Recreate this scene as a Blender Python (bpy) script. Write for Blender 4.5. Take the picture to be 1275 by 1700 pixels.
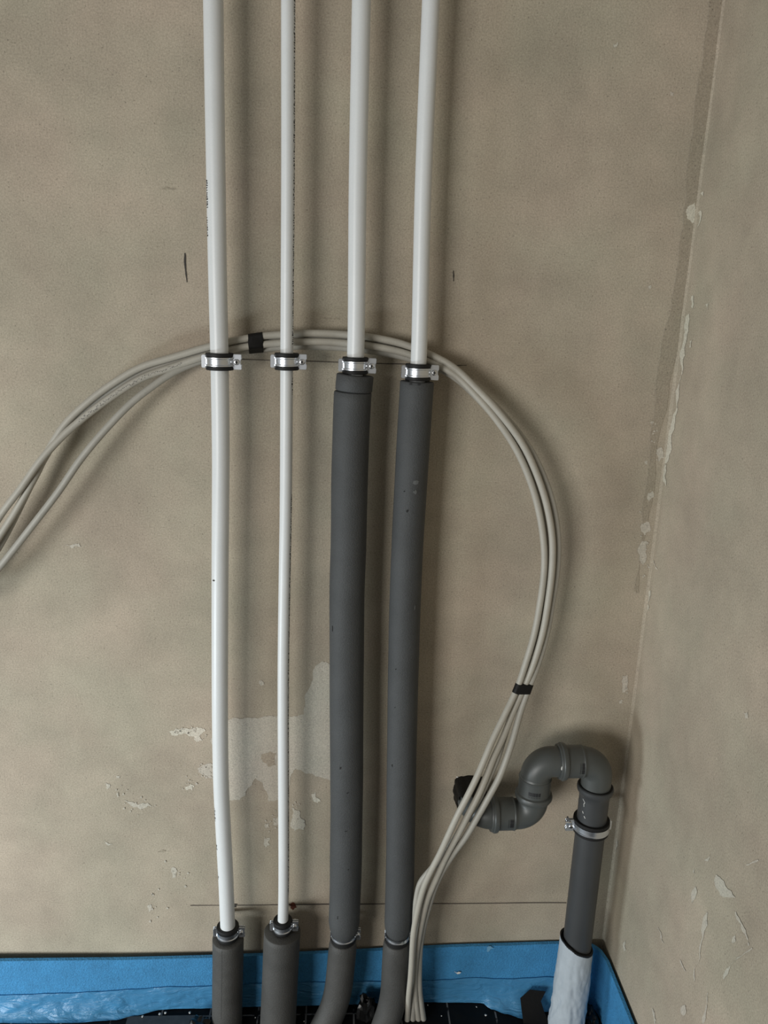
import bpy, bmesh, math, random
import numpy as np
from mathutils import Vector, Matrix, noise, geometry

for o in list(bpy.data.objects):
    bpy.data.objects.remove(o, do_unlink=True)
SC = bpy.context.scene
COL = SC.collection

# ------------------------------------------------------------------ camera
# world: back wall is the plane y = 0, right wall the plane x = 0, floor z = 0;
# the room lies at x < 0, y < 0.  Metres.
FPX, CX, CY = 1277.0, 637.5, 850.0
YAW, PITCH, ROLL = math.radians(3.27), math.radians(14.96), math.radians(1.887)
CAM_D = 1.19


def basis():
    F = Vector((math.sin(YAW) * math.cos(PITCH), math.cos(YAW) * math.cos(PITCH), -math.sin(PITCH)))
    r0 = Vector((math.cos(YAW), -math.sin(YAW), 0))
    u0 = r0.cross(F)
    r = r0 * math.cos(ROLL) + u0 * math.sin(ROLL)
    return r, r.cross(F), F


CR, CU, CF = basis()


def ray(px, py):
    return CR * ((px - CX) / FPX) - CU * ((py - CY) / FPX) + CF


_r = ray(1093, 850)
CAM = Vector((-_r.x / _r.y * CAM_D, -CAM_D, 0))
_r = ray(720, 1664)
CAM.z = -_r.z / _r.y * (CAM_D - 0.010)


def P(px, py, d=0.0):
    """the place standing d in front of the back wall that the photo shows at px, py"""
    r = ray(px, py)
    return CAM + r * ((-d - CAM.y) / r.y)


def PF(px, py, z=0.0):
    r = ray(px, py)
    return CAM + r * ((z - CAM.z) / r.z)


def PR(px, py, x=0.0):
    r = ray(px, py)
    return CAM + r * ((x - CAM.x) / r.x)


cam_data = bpy.data.cameras.new('camera')
cam_data.sensor_fit = 'VERTICAL'
cam_data.sensor_height = 36.0
cam_data.lens = FPX * 36.0 / 1700.0
cam_data.clip_start = 0.02
cam = bpy.data.objects.new('camera', cam_data)
COL.objects.link(cam)
M3 = Matrix((CR, CU, -CF)).transposed()
cam.matrix_world = Matrix.Translation(CAM) @ M3.to_4x4()
SC.camera = cam

# ------------------------------------------------------------------ light
world = bpy.data.worlds.new('room_light')
SC.world = world
world.use_nodes = True
bgn = world.node_tree.nodes['Background']
bgn.inputs['Color'].default_value = (1.0, 0.985, 0.95, 1)
bgn.inputs['Strength'].default_value = 0.155


def area(name, loc, target, sx, sy, power, color):
    l = bpy.data.lights.new(name, 'AREA')
    l.shape = 'RECTANGLE'
    l.size, l.size_y = sx, sy
    l.energy = power
    l.color = color
    o = bpy.data.objects.new(name, l)
    COL.objects.link(o)
    o.location = loc
    d = Vector(target) - Vector(loc)
    o.rotation_euler = d.to_track_quat('-Z', 'Y').to_euler()
    return o


# daylight through a tall window at the left, behind the photographer
area('window_daylight', (-3.58, -4.1, 0.80), (-0.75, 0.0, 0.75), 1.9, 1.6, 130, (1.0, 0.99, 0.96))
# added low fill at the left, brightens the bottom-left of the wall
area('low_left_fill', (-2.05, -0.80, 0.16), (-1.15, 0.0, 0.16), 0.50, 0.30, 16.0, (0.84, 0.94, 1.0))

SC.view_settings.view_transform = 'Standard'
SC.view_settings.look = 'None'
SC.view_settings.gamma = 1.0
SC.view_settings.use_curve_mapping = False
SC.view_settings.exposure = 0.0

# ------------------------------------------------------------------ materials
MATS = {}


def srgb(r, g, b):
    def f(c):
        c /= 255.0
        return c / 12.92 if c <= 0.04045 else ((c + 0.055) / 1.055) ** 2.4
    return (f(r), f(g), f(b), 1.0)


def mat(name, color, rough=0.6, metal=0.0, var=0.0, vscale=8.0, bump=0.0, bscale=60.0,
        spec=0.5, grain=0.0, gscale=900.0, tint=None, sheen=0.0):
    if name in MATS:
        return MATS[name]
    m = bpy.data.materials.new(name)
    m.use_nodes = True
    nt = m.node_tree
    b = nt.nodes['Principled BSDF']
    b.inputs['Base Color'].default_value = color
    b.inputs['Roughness'].default_value = rough
    b.inputs['Metallic'].default_value = metal
    b.inputs['Specular IOR Level'].default_value = spec
    tc = nt.nodes.new('ShaderNodeTexCoord')
    out = None
    if var > 0:
        n = nt.nodes.new('ShaderNodeTexNoise')
        n.inputs['Scale'].default_value = vscale
        n.inputs['Detail'].default_value = 5
        n.inputs['Roughness'].default_value = 0.6
        nt.links.new(tc.outputs['Object'], n.inputs['Vector'])
        r = nt.nodes.new('ShaderNodeValToRGB')
        r.color_ramp.elements[0].position = 0.32
        r.color_ramp.elements[1].position = 0.68
        t = tint or (1, 1, 1)
        r.color_ramp.elements[0].color = tuple(color[i] * (1 - var * t[i]) for i in range(3)) + (1,)
        r.color_ramp.elements[1].color = tuple(min(1, color[i] * (1 + var * t[i])) for i in range(3)) + (1,)
        nt.links.new(n.outputs['Fac'], r.inputs['Fac'])
        out = r.outputs['Color']
    if grain > 0:
        n2 = nt.nodes.new('ShaderNodeTexNoise')
        n2.inputs['Scale'].default_value = gscale
        n2.inputs['Detail'].default_value = 3
        nt.links.new(tc.outputs['Object'], n2.inputs['Vector'])
        mr = nt.nodes.new('ShaderNodeMapRange')
        mr.inputs['From Min'].default_value = 0.3
        mr.inputs['From Max'].default_value = 0.7
        mr.inputs['To Min'].default_value = 1 - grain
        mr.inputs['To Max'].default_value = 1 + grain
        nt.links.new(n2.outputs['Fac'], mr.inputs['Value'])
        mx = nt.nodes.new('ShaderNodeVectorMath')
        mx.operation = 'SCALE'
        if out is None:
            mx.inputs[0].default_value = color[:3]
        else:
            nt.links.new(out, mx.inputs[0])
        nt.links.new(mr.outputs['Result'], mx.inputs['Scale'])
        out = mx.outputs['Vector']
    if out is not None:
        nt.links.new(out, b.inputs['Base Color'])
    if bump > 0:
        n3 = nt.nodes.new('ShaderNodeTexNoise')
        n3.inputs['Scale'].default_value = bscale
        n3.inputs['Detail'].default_value = 6
        nt.links.new(tc.outputs['Object'], n3.inputs['Vector'])
        bp = nt.nodes.new('ShaderNodeBump')
        bp.inputs['Strength'].default_value = bump
        bp.inputs['Distance'].default_value = 0.002
        nt.links.new(n3.outputs['Fac'], bp.inputs['Height'])
        nt.links.new(bp.outputs['Normal'], b.inputs['Normal'])
    MATS[name] = m
    return m


def wall_material(name, base, amount=0.14):
    """smoothed gypsum wall: cloudy trowel mottling, fine grain, sparse dark and pale specks"""
    m = bpy.data.materials.new(name)
    m.use_nodes = True
    nt = m.node_tree
    N, L = nt.nodes, nt.links
    b = N['Principled BSDF']
    b.inputs['Roughness'].default_value = 0.85
    b.inputs['Specular IOR Level'].default_value = 0.25
    tc = N.new('ShaderNodeTexCoord')

    def nz(scale, detail=4, rough=0.55, dist=0.0):
        n = N.new('ShaderNodeTexNoise')
        n.inputs['Scale'].default_value = scale
        n.inputs['Detail'].default_value = detail
        n.inputs['Roughness'].default_value = rough
        n.inputs['Distortion'].default_value = dist
        L.new(tc.outputs['Object'], n.inputs['Vector'])
        return n.outputs['Fac']

    def rng(src, a, c, lo, hi):
        r = N.new('ShaderNodeMapRange')
        r.inputs['From Min'].default_value = a
        r.inputs['From Max'].default_value = c
        r.inputs['To Min'].default_value = lo
        r.inputs['To Max'].default_value = hi
        L.new(src, r.inputs['Value'])
        return r.outputs['Result']

    def mul(x, y):
        k = N.new('ShaderNodeMath')
        k.operation = 'MULTIPLY'
        L.new(x, k.inputs[0])
        L.new(y, k.inputs[1])
        return k.outputs[0]

    ramp = N.new('ShaderNodeValToRGB')                       # hue drifts between greyish and pinkish beige
    ramp.color_ramp.elements[0].position = 0.35
    ramp.color_ramp.elements[1].position = 0.65
    ramp.color_ramp.elements[0].color = (base[0] * 0.97, base[1] * 1.0, base[2] * 0.99, 1)
    ramp.color_ramp.elements[1].color = (base[0] * 1.03, base[1] * 0.995, base[2] * 1.0, 1)
    L.new(nz(5.0, 3), ramp.inputs['Fac'])
    v = mul(rng(nz(4.2, 4, 0.55, 0.4), 0.3, 0.7, 1 - amount, 1 + amount),
            rng(nz(22.0, 5, 0.6), 0.3, 0.7, 1 - amount * 0.45, 1 + amount * 0.45))
    v = mul(v, rng(nz(420.0, 3, 0.7), 0.3, 0.7, 0.79, 1.21))
    v = mul(v, rng(nz(330.0, 1), 0.66, 0.75, 1.0, 0.62))     # dark specks
    v = mul(v, rng(nz(95.0, 2), 0.745, 0.78, 1.0, 1.22))     # pale specks
    sc = N.new('ShaderNodeVectorMath')
    sc.operation = 'SCALE'
    L.new(ramp.outputs['Color'], sc.inputs[0])
    L.new(v, sc.inputs['Scale'])
    L.new(sc.outputs['Vector'], b.inputs['Base Color'])
    bp = N.new('ShaderNodeBump')
    bp.inputs['Strength'].default_value = 0.35
    bp.inputs['Distance'].default_value = 0.0012
    L.new(nz(260.0, 4), bp.inputs['Height'])
    bp2 = N.new('ShaderNodeBump')
    bp2.inputs['Strength'].default_value = 0.5
    bp2.inputs['Distance'].default_value = 0.006
    L.new(nz(7.0, 2), bp2.inputs['Height'])
    L.new(bp.outputs['Normal'], bp2.inputs['Normal'])
    L.new(bp2.outputs['Normal'], b.inputs['Normal'])
    MATS[name] = m
    return m


WALL = (0.41, 0.358, 0.278)
wall_m = wall_material('gypsum_wall', WALL)
patch_m = wall_material('pale_plaster', (0.51, 0.475, 0.40), 0.05)
flake_m = wall_material('white_plaster_flake', (0.60, 0.565, 0.47), 0.05)
darker_wall_m = wall_material('darker_wall', (0.345, 0.300, 0.230), 0.06)  # darker wall tone: filler with painted corner shade, also the smudges
pencil_m = mat('pencil', (0.09, 0.075, 0.06, 1), 0.7)
felt_m = mat('felt_pen', (0.035, 0.03, 0.024, 1), 0.7)
rust_m = mat('rust_stain', (0.10, 0.025, 0.012, 1), 0.8)
white_m = mat('white_pipe', (0.69, 0.71, 0.71, 1), 0.36, var=0.02, vscale=20, grain=0.02, gscale=500)
ink_m = mat('print_ink', (0.012, 0.012, 0.014, 1), 0.6)
foam_m = mat('grey_foam', (0.062, 0.065, 0.066, 1), 0.66, var=0.10, vscale=14, bump=0.35, bscale=500, grain=0.12, gscale=900, spec=0.35)
foam2_m = mat('grey_foam_dusty', (0.064, 0.063, 0.059, 1), 0.6, var=0.14, vscale=22, bump=0.35, bscale=500, grain=0.12, gscale=900, spec=0.4)
hole_m = mat('foam_pit', (0.02, 0.02, 0.02, 1), 0.9)
dust_m = mat('dust_smudge', (0.115, 0.12, 0.12, 1), 0.9)
drain_m = mat('grey_drain_plastic', (0.072, 0.078, 0.075, 1), 0.42, var=0.06, vscale=20, spec=0.5)
drain2_m = mat('grey_drain_pipe', (0.047, 0.050, 0.052, 1), 0.5, var=0.06, vscale=20, spec=0.45)
rubber_m = mat('black_rubber', (0.012, 0.012, 0.012, 1), 0.6, spec=0.3)
zinc_m = mat('zinc_metal', (0.70, 0.73, 0.77, 1), 0.34, metal=1.0, var=0.05, vscale=40)
steel_m = mat('screw_metal', (0.72, 0.73, 0.74, 1), 0.3, metal=1.0)
cable_m = mat('cable_jacket', (0.415, 0.392, 0.335, 1), 0.5, var=0.05, vscale=30, grain=0.04, gscale=500)
cable2_m = mat('cable_jacket_grey', (0.375, 0.358, 0.312, 1), 0.5, var=0.06, vscale=30, grain=0.05, gscale=500)
tape_m = mat('black_tape', (0.009, 0.0085, 0.008, 1), 0.55, bump=0.3, bscale=160, spec=0.2)
blue_m = mat('blue_foam', (0.042, 0.225, 0.45, 1), 0.75, var=0.10, vscale=30, bump=0.6, bscale=350, grain=0.14, gscale=330)
wrap_m = mat('white_fleece', (0.41, 0.46, 0.50, 1), 0.7, var=0.05, vscale=40, bump=0.3, bscale=120)
crumb_m = mat('plaster_crumb', (0.75, 0.74, 0.70, 1), 0.9)
plastic_m = mat('black_plastic', (0.006, 0.006, 0.006, 1), 0.28, spec=0.4, bump=0.4, bscale=90)
rail_m = mat('dark_grey_plastic', (0.06, 0.062, 0.062, 1), 0.5, var=0.2, vscale=60)


def film_material():
    m = bpy.data.materials.new('blue_film')
    m.use_nodes = True
    nt = m.node_tree
    N, L = nt.nodes, nt.links
    b = N['Principled BSDF']
    b.inputs['Base Color'].default_value = (0.075, 0.28, 0.50, 1)
    b.inputs['Roughness'].default_value = 0.3
    tc = N.new('ShaderNodeTexCoord')
    n = N.new('ShaderNodeTexNoise')
    n.inputs['Scale'].default_value = 45
    n.inputs['Detail'].default_value = 6
    n.inputs['Distortion'].default_value = 1.5
    mp = N.new('ShaderNodeMapping')
    mp.inputs['Scale'].default_value = (0.5, 1.0, 1.6)
    L.new(tc.outputs['Object'], mp.inputs['Vector'])
    L.new(mp.outputs['Vector'], n.inputs['Vector'])
    bp = N.new('ShaderNodeBump')
    bp.inputs['Strength'].default_value = 0.7
    bp.inputs['Distance'].default_value = 0.006
    L.new(n.outputs['Fac'], bp.inputs['Height'])
    L.new(bp.outputs['Normal'], b.inputs['Normal'])
    tr = N.new('ShaderNodeBsdfTransparent')
    tr.inputs['Color'].default_value = (0.55, 0.8, 1.0, 1)
    mx = N.new('ShaderNodeMixShader')
    mx.inputs['Fac'].default_value = 0.25
    L.new(b.outputs['BSDF'], mx.inputs[1])
    L.new(tr.outputs['BSDF'], mx.inputs[2])
    L.new(mx.outputs['Shader'], N['Material Output'].inputs['Surface'])
    return m


film_m = film_material()


def floor_material():
    """black foil with a printed pale grid"""
    m = bpy.data.materials.new('black_grid_foil')
    m.use_nodes = True
    nt = m.node_tree
    N, L = nt.nodes, nt.links
    b = N['Principled BSDF']
    b.inputs['Roughness'].default_value = 0.6
    b.inputs['Specular IOR Level'].default_value = 0.15
    tc = N.new('ShaderNodeTexCoord')
    sp = N.new('ShaderNodeSeparateXYZ')
    L.new(tc.outputs['Object'], sp.inputs['Vector'])

    def line(src, off, pitch, width):
        a = N.new('ShaderNodeMath'); a.operation = 'SUBTRACT'
        L.new(src, a.inputs[0]); a.inputs[1].default_value = off
        d = N.new('ShaderNodeMath'); d.operation = 'PINGPONG'
        L.new(a.outputs[0], d.inputs[0]); d.inputs[1].default_value = pitch / 2
        c = N.new('ShaderNodeMath'); c.operation = 'LESS_THAN'
        L.new(d.outputs[0], c.inputs[0]); c.inputs[1].default_value = width / 2
        return c.outputs[0]
    x0 = PF(744, 1680).x
    pitch = PF(824, 1690).x - PF(744, 1680).x
    lx = line(sp.outputs['X'], x0, pitch, 0.0030)
    ly = line(sp.outputs['Y'], PF(505, 1684).y, pitch, 0.0028)
    lim = N.new('ShaderNodeMath'); lim.operation = 'LESS_THAN'   # two sheets: the cross lines do not meet at the seam
    L.new(sp.outputs['X'], lim.inputs[0]); lim.inputs[1].default_value = PF(600, 1684).x
    lm = N.new('ShaderNodeMath'); lm.operation = 'MULTIPLY'
    L.new(ly, lm.inputs[0]); L.new(lim.outputs[0], lm.inputs[1])
    ly2 = line(sp.outputs['Y'], PF(505, 1684).y + 0.55 * pitch, pitch, 0.0028)
    inv = N.new('ShaderNodeMath'); inv.operation = 'SUBTRACT'
    inv.inputs[0].default_value = 1.0; L.new(lim.outputs[0], inv.inputs[1])
    lm2 = N.new('ShaderNodeMath'); lm2.operation = 'MULTIPLY_ADD'
    L.new(ly2, lm2.inputs[0]); L.new(inv.outputs[0], lm2.inputs[1]); L.new(lm.outputs[0], lm2.inputs[2])
    ly = lm2.outputs[0]
    mxm = N.new('ShaderNodeMath'); mxm.operation = 'MAXIMUM'
    L.new(lx, mxm.inputs[0]); L.new(ly, mxm.inputs[1])
    n = N.new('ShaderNodeTexNoise')
    n.inputs['Scale'].default_value = 60
    L.new(tc.outputs['Object'], n.inputs['Vector'])
    mr = N.new('ShaderNodeMapRange')
    mr.inputs['From Min'].default_value = 0.38
    mr.inputs['From Max'].default_value = 0.5
    L.new(n.outputs['Fac'], mr.inputs['Value'])
    k = N.new('ShaderNodeMath'); k.operation = 'MULTIPLY'
    L.new(mxm.outputs[0], k.inputs[0]); L.new(mr.outputs['Result'], k.inputs[1])
    mix = N.new('ShaderNodeMix'); mix.data_type = 'RGBA'
    mix.inputs['A'].default_value = (0.006, 0.006, 0.006, 1)
    mix.inputs['B'].default_value = (0.16, 0.16, 0.16, 1)
    L.new(k.outputs[0], mix.inputs['Factor'])
    L.new(mix.outputs['Result'], b.inputs['Base Color'])
    n2 = N.new('ShaderNodeTexNoise')
    n2.inputs['Scale'].default_value = 25
    L.new(tc.outputs['Object'], n2.inputs['Vector'])
    bp = N.new('ShaderNodeBump')
    bp.inputs['Strength'].default_value = 0.3
    bp.inputs['Distance'].default_value = 0.01
    L.new(n2.outputs['Fac'], bp.inputs['Height'])
    L.new(bp.outputs['Normal'], b.inputs['Normal'])
    return m


floor_m = floor_material()

# ------------------------------------------------------------------ helpers


def link(name, me, material, parent=None, smooth=True, sharp=0.7):
    if smooth:
        for p in me.polygons:
            p.use_smooth = True
        me.set_sharp_from_angle(angle=sharp)
    if material:
        me.materials.append(material)
    o = bpy.data.objects.new(name, me)
    COL.objects.link(o)
    if parent:
        o.parent = parent
        o.matrix_parent_inverse = parent.matrix_basis.inverted()
    return o


def from_bm(name, bm, material, parent=None, smooth=True, sharp=0.7):
    bmesh.ops.recalc_face_normals(bm, faces=bm.faces)
    me = bpy.data.meshes.new(name)
    bm.to_mesh(me)
    bm.free()
    return link(name, me, material, parent, smooth, sharp)


def thing(name, label, cat, loc, group=None):
    o = bpy.data.objects.new(name, None)
    o.empty_display_size = 0.03
    COL.objects.link(o)
    o.location = loc
    tag(o, label, cat, group)
    return o


def tag(o, label, cat=None, group=None, kind=None):
    if label:
        o['label'] = label
    if cat:
        o['category'] = cat
    if group:
        o['group'] = group
    if kind:
        o['kind'] = kind
    return o


def catmull(ctrl, n=8):
    """ctrl: list of tuples (Vector, extra...) -> dense list of Vectors"""
    pts = [Vector(c) for c in ctrl]
    ext = [pts[0] * 2 - pts[1]] + pts + [pts[-1] * 2 - pts[-2]]
    out = []
    for i in range(1, len(ext) - 2):
        a, b, c, d = ext[i - 1], ext[i], ext[i + 1], ext[i + 2]
        # centripetal parametrisation keeps tight spacings from overshooting
        t1 = max((b - a).length, 1e-6) ** 0.5
        t2 = t1 + max((c - b).length, 1e-6) ** 0.5
        t3 = t2 + max((d - c).length, 1e-6) ** 0.5
        for k in range(n):
            t = t1 + (t2 - t1) * k / n
            A1 = a * ((t1 - t) / t1) + b * (t / t1)
            A2 = b * ((t2 - t) / (t2 - t1)) + c * ((t - t1) / (t2 - t1))
            A3 = c * ((t3 - t) / (t3 - t2)) + d * ((t - t2) / (t3 - t2))
            B1 = A1 * ((t2 - t) / t2) + A2 * (t / t2)
            B2 = A2 * ((t3 - t) / (t3 - t1)) + A3 * ((t - t1) / (t3 - t1))
            out.append(B1 * ((t2 - t) / (t2 - t1)) + B2 * ((t - t1) / (t2 - t1)))
    out.append(pts[-1])
    return out


def sweep_bm(pts, radii, seg=20, cap=True, ref=Vector((0, -1, 0)), bore=None, wob=None):
    """tube along pts; radii a number or list; bore: inner radius -> open tube with wall thickness"""
    n = len(pts)
    if not hasattr(radii, '__len__'):
        radii = [radii] * n
    bm = bmesh.new()
    tang = []
    for i in range(n):
        j0, j1 = max(0, i - 1), min(n - 1, i + 1)
        while (pts[j1] - pts[j0]).length < 1e-7 and (j0 > 0 or j1 < n - 1):
            j0, j1 = max(0, j0 - 1), min(n - 1, j1 + 1)
        tang.append((pts[j1] - pts[j0]).normalized())
    u = ref - tang[0] * ref.dot(tang[0])
    if u.length < 0.05:
        u = Vector((1, 0, 0)) - tang[0] * tang[0].x
    u.normalize()

    frames = []
    for i in range(n):
        t = tang[i]
        u = (u - t * u.dot(t)).normalized()
        frames.append((u.copy(), t.cross(u)))

    def rings(rad):
        R = []
        for i in range(n):
            uu, vv = frames[i]
            row = []
            for k in range(seg):
                a = 2 * math.pi * k / seg
                r = rad[i]
                if wob:
                    r += wob(i, n, a)
                row.append(bm.verts.new(pts[i] + (uu * math.cos(a) + vv * math.sin(a)) * r))
            R.append(row)
        for i in range(n - 1):
            for k in range(seg):
                bm.faces.new((R[i][k], R[i][(k + 1) % seg], R[i + 1][(k + 1) % seg], R[i + 1][k]))
        return R
    R = rings(radii)
    if bore is not None:
        Q = rings([bore] * n)
        for i in (0, n - 1):
            for k in range(seg):
                bm.faces.new((R[i][k], R[i][(k + 1) % seg], Q[i][(k + 1) % seg], Q[i][k]))
    elif cap:
        bm.faces.new(R[0])
        bm.faces.new(R[-1])
    return bm


def sweep(name, pts, radii, material, parent=None, seg=20, sharp=0.7, **k):
    return from_bm(name, sweep_bm(pts, radii, seg, **k), material, parent, True, sharp)


def box(bm, x0, x1, y0, y1, z0, z1):
    vs = [bm.verts.new((x, y, z)) for x in (x0, x1) for y in (y0, y1) for z in (z0, z1)]
    for f in ((0, 1, 3, 2), (4, 6, 7, 5), (0, 4, 5, 1), (2, 3, 7, 6), (0, 2, 6, 4), (1, 5, 7, 3)):
        bm.faces.new([vs[i] for i in f])
    return vs


def slab(name, x0, x1, y0, y1, z0, z1, material, kind='structure'):
    bm = bmesh.new()
    box(bm, x0, x1, y0, y1, z0, z1)
    o = from_bm(name, bm, material, None, False)
    if kind:
        o['kind'] = kind
    return o


def rough_outline(pts, rnd, levels=3, amt=0.16):
    """fractal midpoint displacement of a closed 2-D outline"""
    pts = [Vector(p) for p in pts]
    for _ in range(levels):
        out = []
        for i, a in enumerate(pts):
            b = pts[(i + 1) % len(pts)]
            e = b - a
            nrm = Vector((-e.y, e.x))
            out += [a, (a + b) / 2 + nrm * rnd.uniform(-amt, amt)]
        pts = out
        amt *= 0.9
    return pts


MARKS = [0]


def extrude_outline(name, pts3, normal, thick, material, parent):
    """thin raised patch on a wall; the outline is triangulated in the wall's own plane"""
    ax = (0, 2) if abs(normal.y) > 0.5 else (1, 2)
    MARKS[0] += 1
    thick += MARKS[0] * 0.000006                       # later marks lie over earlier ones
    p2 = [Vector((p[ax[0]], p[ax[1]])) for p in pts3]
    n = len(p2)
    vs, _, fs, _, _, _ = geometry.delaunay_2d_cdt(p2, [], [list(range(n))], 1, 1e-7)
    k = pts3[0][1] if ax[0] == 0 else pts3[0][0]

    def lift(v):
        q = Vector((v.x, k, v.y)) if ax[0] == 0 else Vector((k, v.x, v.y))
        return q + normal * thick
    me = bpy.data.meshes.new(name)
    me.from_pydata([lift(v) for v in vs], [], [list(f) for f in fs])
    me.update()
    if len(me.polygons) and me.polygons[0].normal.dot(normal) < 0:
        me.flip_normals()
    return link(name, me, material, parent, False)


def back_mark(name, poly, material, seed=0, amt=0.16, levels=3, thick=0.0005):
    rnd = random.Random(seed)
    q = rough_outline(poly, rnd, levels, amt)
    return extrude_outline(name, [P(p.x, p.y, 0) for p in q], Vector((0, -1, 0)), thick, material, wall_back)


def right_mark(name, poly, material, seed=0, amt=0.16, levels=3, thick=0.0005):
    rnd = random.Random(seed)
    q = rough_outline(poly, rnd, levels, amt)
    return extrude_outline(name, [PR(p.x, p.y, 0) for p in q], Vector((-1, 0, 0)), thick, material, wall_right)


def stroke(pts, w):
    """pixel polyline with half-widths -> closed outline"""
    l, r = [], []
    for i, p in enumerate(pts):
        a = Vector(pts[max(0, i - 1)][:2]); b = Vector(pts[min(len(pts) - 1, i + 1)][:2])
        d = (b - a).normalized()
        h = (p[2] if len(p) > 2 else w) / 2
        nrm = Vector((-d.y, d.x)) * h
        l.append(Vector(p[:2]) + nrm)
        r.append(Vector(p[:2]) - nrm)
    return l + r[::-1]


# ------------------------------------------------------------------ the setting
wall_back = slab('wall_back', -3.2, 0.12, 0.0, 0.12, -0.12, 2.70, wall_m)
wall_right = slab('wall_right', 0.0, 0.12, -3.2, 0.0, -0.12, 2.70, wall_m)
floor = slab('floor', -3.2, 0.0, -3.2, 0.0, -0.12, 0.0, floor_m)
wall_back['label'] = 'smoothed beige gypsum wall behind the pipes'
wall_right['label'] = 'smoothed beige gypsum wall right of the corner'
floor['label'] = 'black foil floor with pale printed grid lines'

# rounded fillet of joint filler that runs up the corner
bm = bmesh.new()
cols = []
for (ox, oy) in ((-0.0042, 0.0005), (-0.0032, -0.0005), (-0.0017, -0.0009), (-0.0009, -0.0017), (-0.0005, -0.0032), (0.0005, -0.0042)):
    cols.append([bm.verts.new((ox + (0.0004 * noise.noise((ox * 90, oy * 70, z * 9))), oy + (0.0004 * noise.noise((z * 9, oy * 70, 4))), z))
                 for z in [i * 0.03 for i in range(91)]])
for a, b in zip(cols, cols[1:]):
    for i in range(90):
        bm.faces.new((a[i], a[i + 1], b[i + 1], b[i]))
trim = from_bm('trim_1', bm, wall_m)
trim['kind'] = 'structure'
trim['label'] = 'rounded filler bead up the inside corner of the walls'

# ------------------------------------------------------------------ marks on the walls
# the big pale plaster patch behind the pipes
back_mark('plaster_patch', [(376, 1195), (405, 1192), (440, 1189), (462, 1188), (484, 1190), (504, 1186), (507, 1172),
                            (512, 1145), (520, 1112), (534, 1098), (552, 1104), (566, 1120), (572, 1200), (566, 1300), (548, 1296), (532, 1290),
                            (520, 1285), (508, 1284), (490, 1276), (482, 1290), (478, 1335), (462, 1326), (445, 1330), (436, 1300), (424, 1292),
                            (411, 1310), (398, 1328), (378, 1332), (368, 1290), (372, 1235)], patch_m, 3, 0.15, 4)
back_mark('plaster_patch', [(434, 1252), (448, 1247), (458, 1250), (456, 1262), (459, 1270), (446, 1273), (436, 1264)], wall_m, 5, 0.18, thick=0.0008)
back_mark('plaster_patch', [(281, 1214), (292, 1209), (304, 1208), (318, 1210), (334, 1208), (341, 1214), (332, 1221), (318, 1222), (300, 1219), (286, 1221)], flake_m, 6, 0.25)
back_mark('plaster_patch', [(328, 1276), (340, 1270), (352, 1268), (360, 1276), (358, 1294), (346, 1291), (334, 1284)], patch_m, 7, 0.22)
for i, poly in enumerate((
        [(307, 1306), (316, 1300), (323, 1304), (319, 1312), (309, 1311)], [(320, 1217), (331, 1220), (337, 1229), (326, 1231)],
        [(347, 1208), (356, 1214), (358, 1240), (350, 1226)], [(517, 1318), (524, 1314), (532, 1330), (527, 1333)],
        [(484, 1340), (496, 1345), (506, 1362), (504, 1378), (490, 1380), (482, 1366)], [(439, 1392), (449, 1390), (448, 1402), (441, 1407)],
        [(452, 1358), (462, 1356), (464, 1368), (454, 1370)], [(440, 1368), (446, 1366), (447, 1374), (441, 1375)],
        [(430, 1131), (434, 1129), (438, 1137), (434, 1138)], [(206, 1328), (222, 1332), (252, 1338), (240, 1341), (222, 1340)],
        [(175, 1300), (183, 1302), (182, 1308), (176, 1308)], [(284, 1442), (290, 1440), (292, 1455), (286, 1458)],
        [(244, 1505), (250, 1501), (252, 1510), (246, 1514)], [(172, 1394), (178, 1398), (187, 1402), (180, 1404)],
        [(110, 904), (132, 902), (134, 908), (118, 910)], [(193, 1288), (200, 1287), (199, 1292), (193, 1292)])):
    back_mark('plaster_smear', poly, flake_m if i in (0, 1, 3) else patch_m, 20 + i, 0.25)
rf = random.Random(77)
fleck = bpy.data.meshes.new('plaster_flecks')
fv, ff = [], []
for cx_, cy_, sx_, sy_, k_ in ((315, 1214, 26, 9, 22), (345, 1280, 14, 14, 18), (316, 1300, 12, 8, 8), (455, 1375, 14, 28, 16), (490, 1340, 10, 20, 8), (225, 1335, 30, 14, 10),
                               (290, 1450, 16, 20, 8), (262, 1490, 26, 24, 8), (200, 1320, 30, 30, 8), (1085, 720, 8, 50, 14), (1072, 900, 8, 50, 14), (1040, 1120, 6, 60, 8)):
    for _ in range(k_):
        x_, y_ = rf.gauss(cx_, sx_ * 0.6), rf.gauss(cy_, sy_ * 0.6)
        r_ = rf.uniform(0.7, 2.2)
        n0 = len(fv)
        for q_ in range(6):
            rr_ = r_ * rf.uniform(0.5, 1.3)
            w_ = P(x_ + rr_ * math.cos(q_ * 1.047), y_ + rr_ * math.sin(q_ * 1.047))
            fv.append((min(w_.x, -0.001), -0.0011, w_.z))
        ff.append(list(range(n0, n0 + 6)))
fleck.from_pydata(fv, [], ff)
tag(link('plaster_flecks', fleck, patch_m, wall_back, False), 'scattered pale plaster flecks', kind='stuff')
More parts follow.
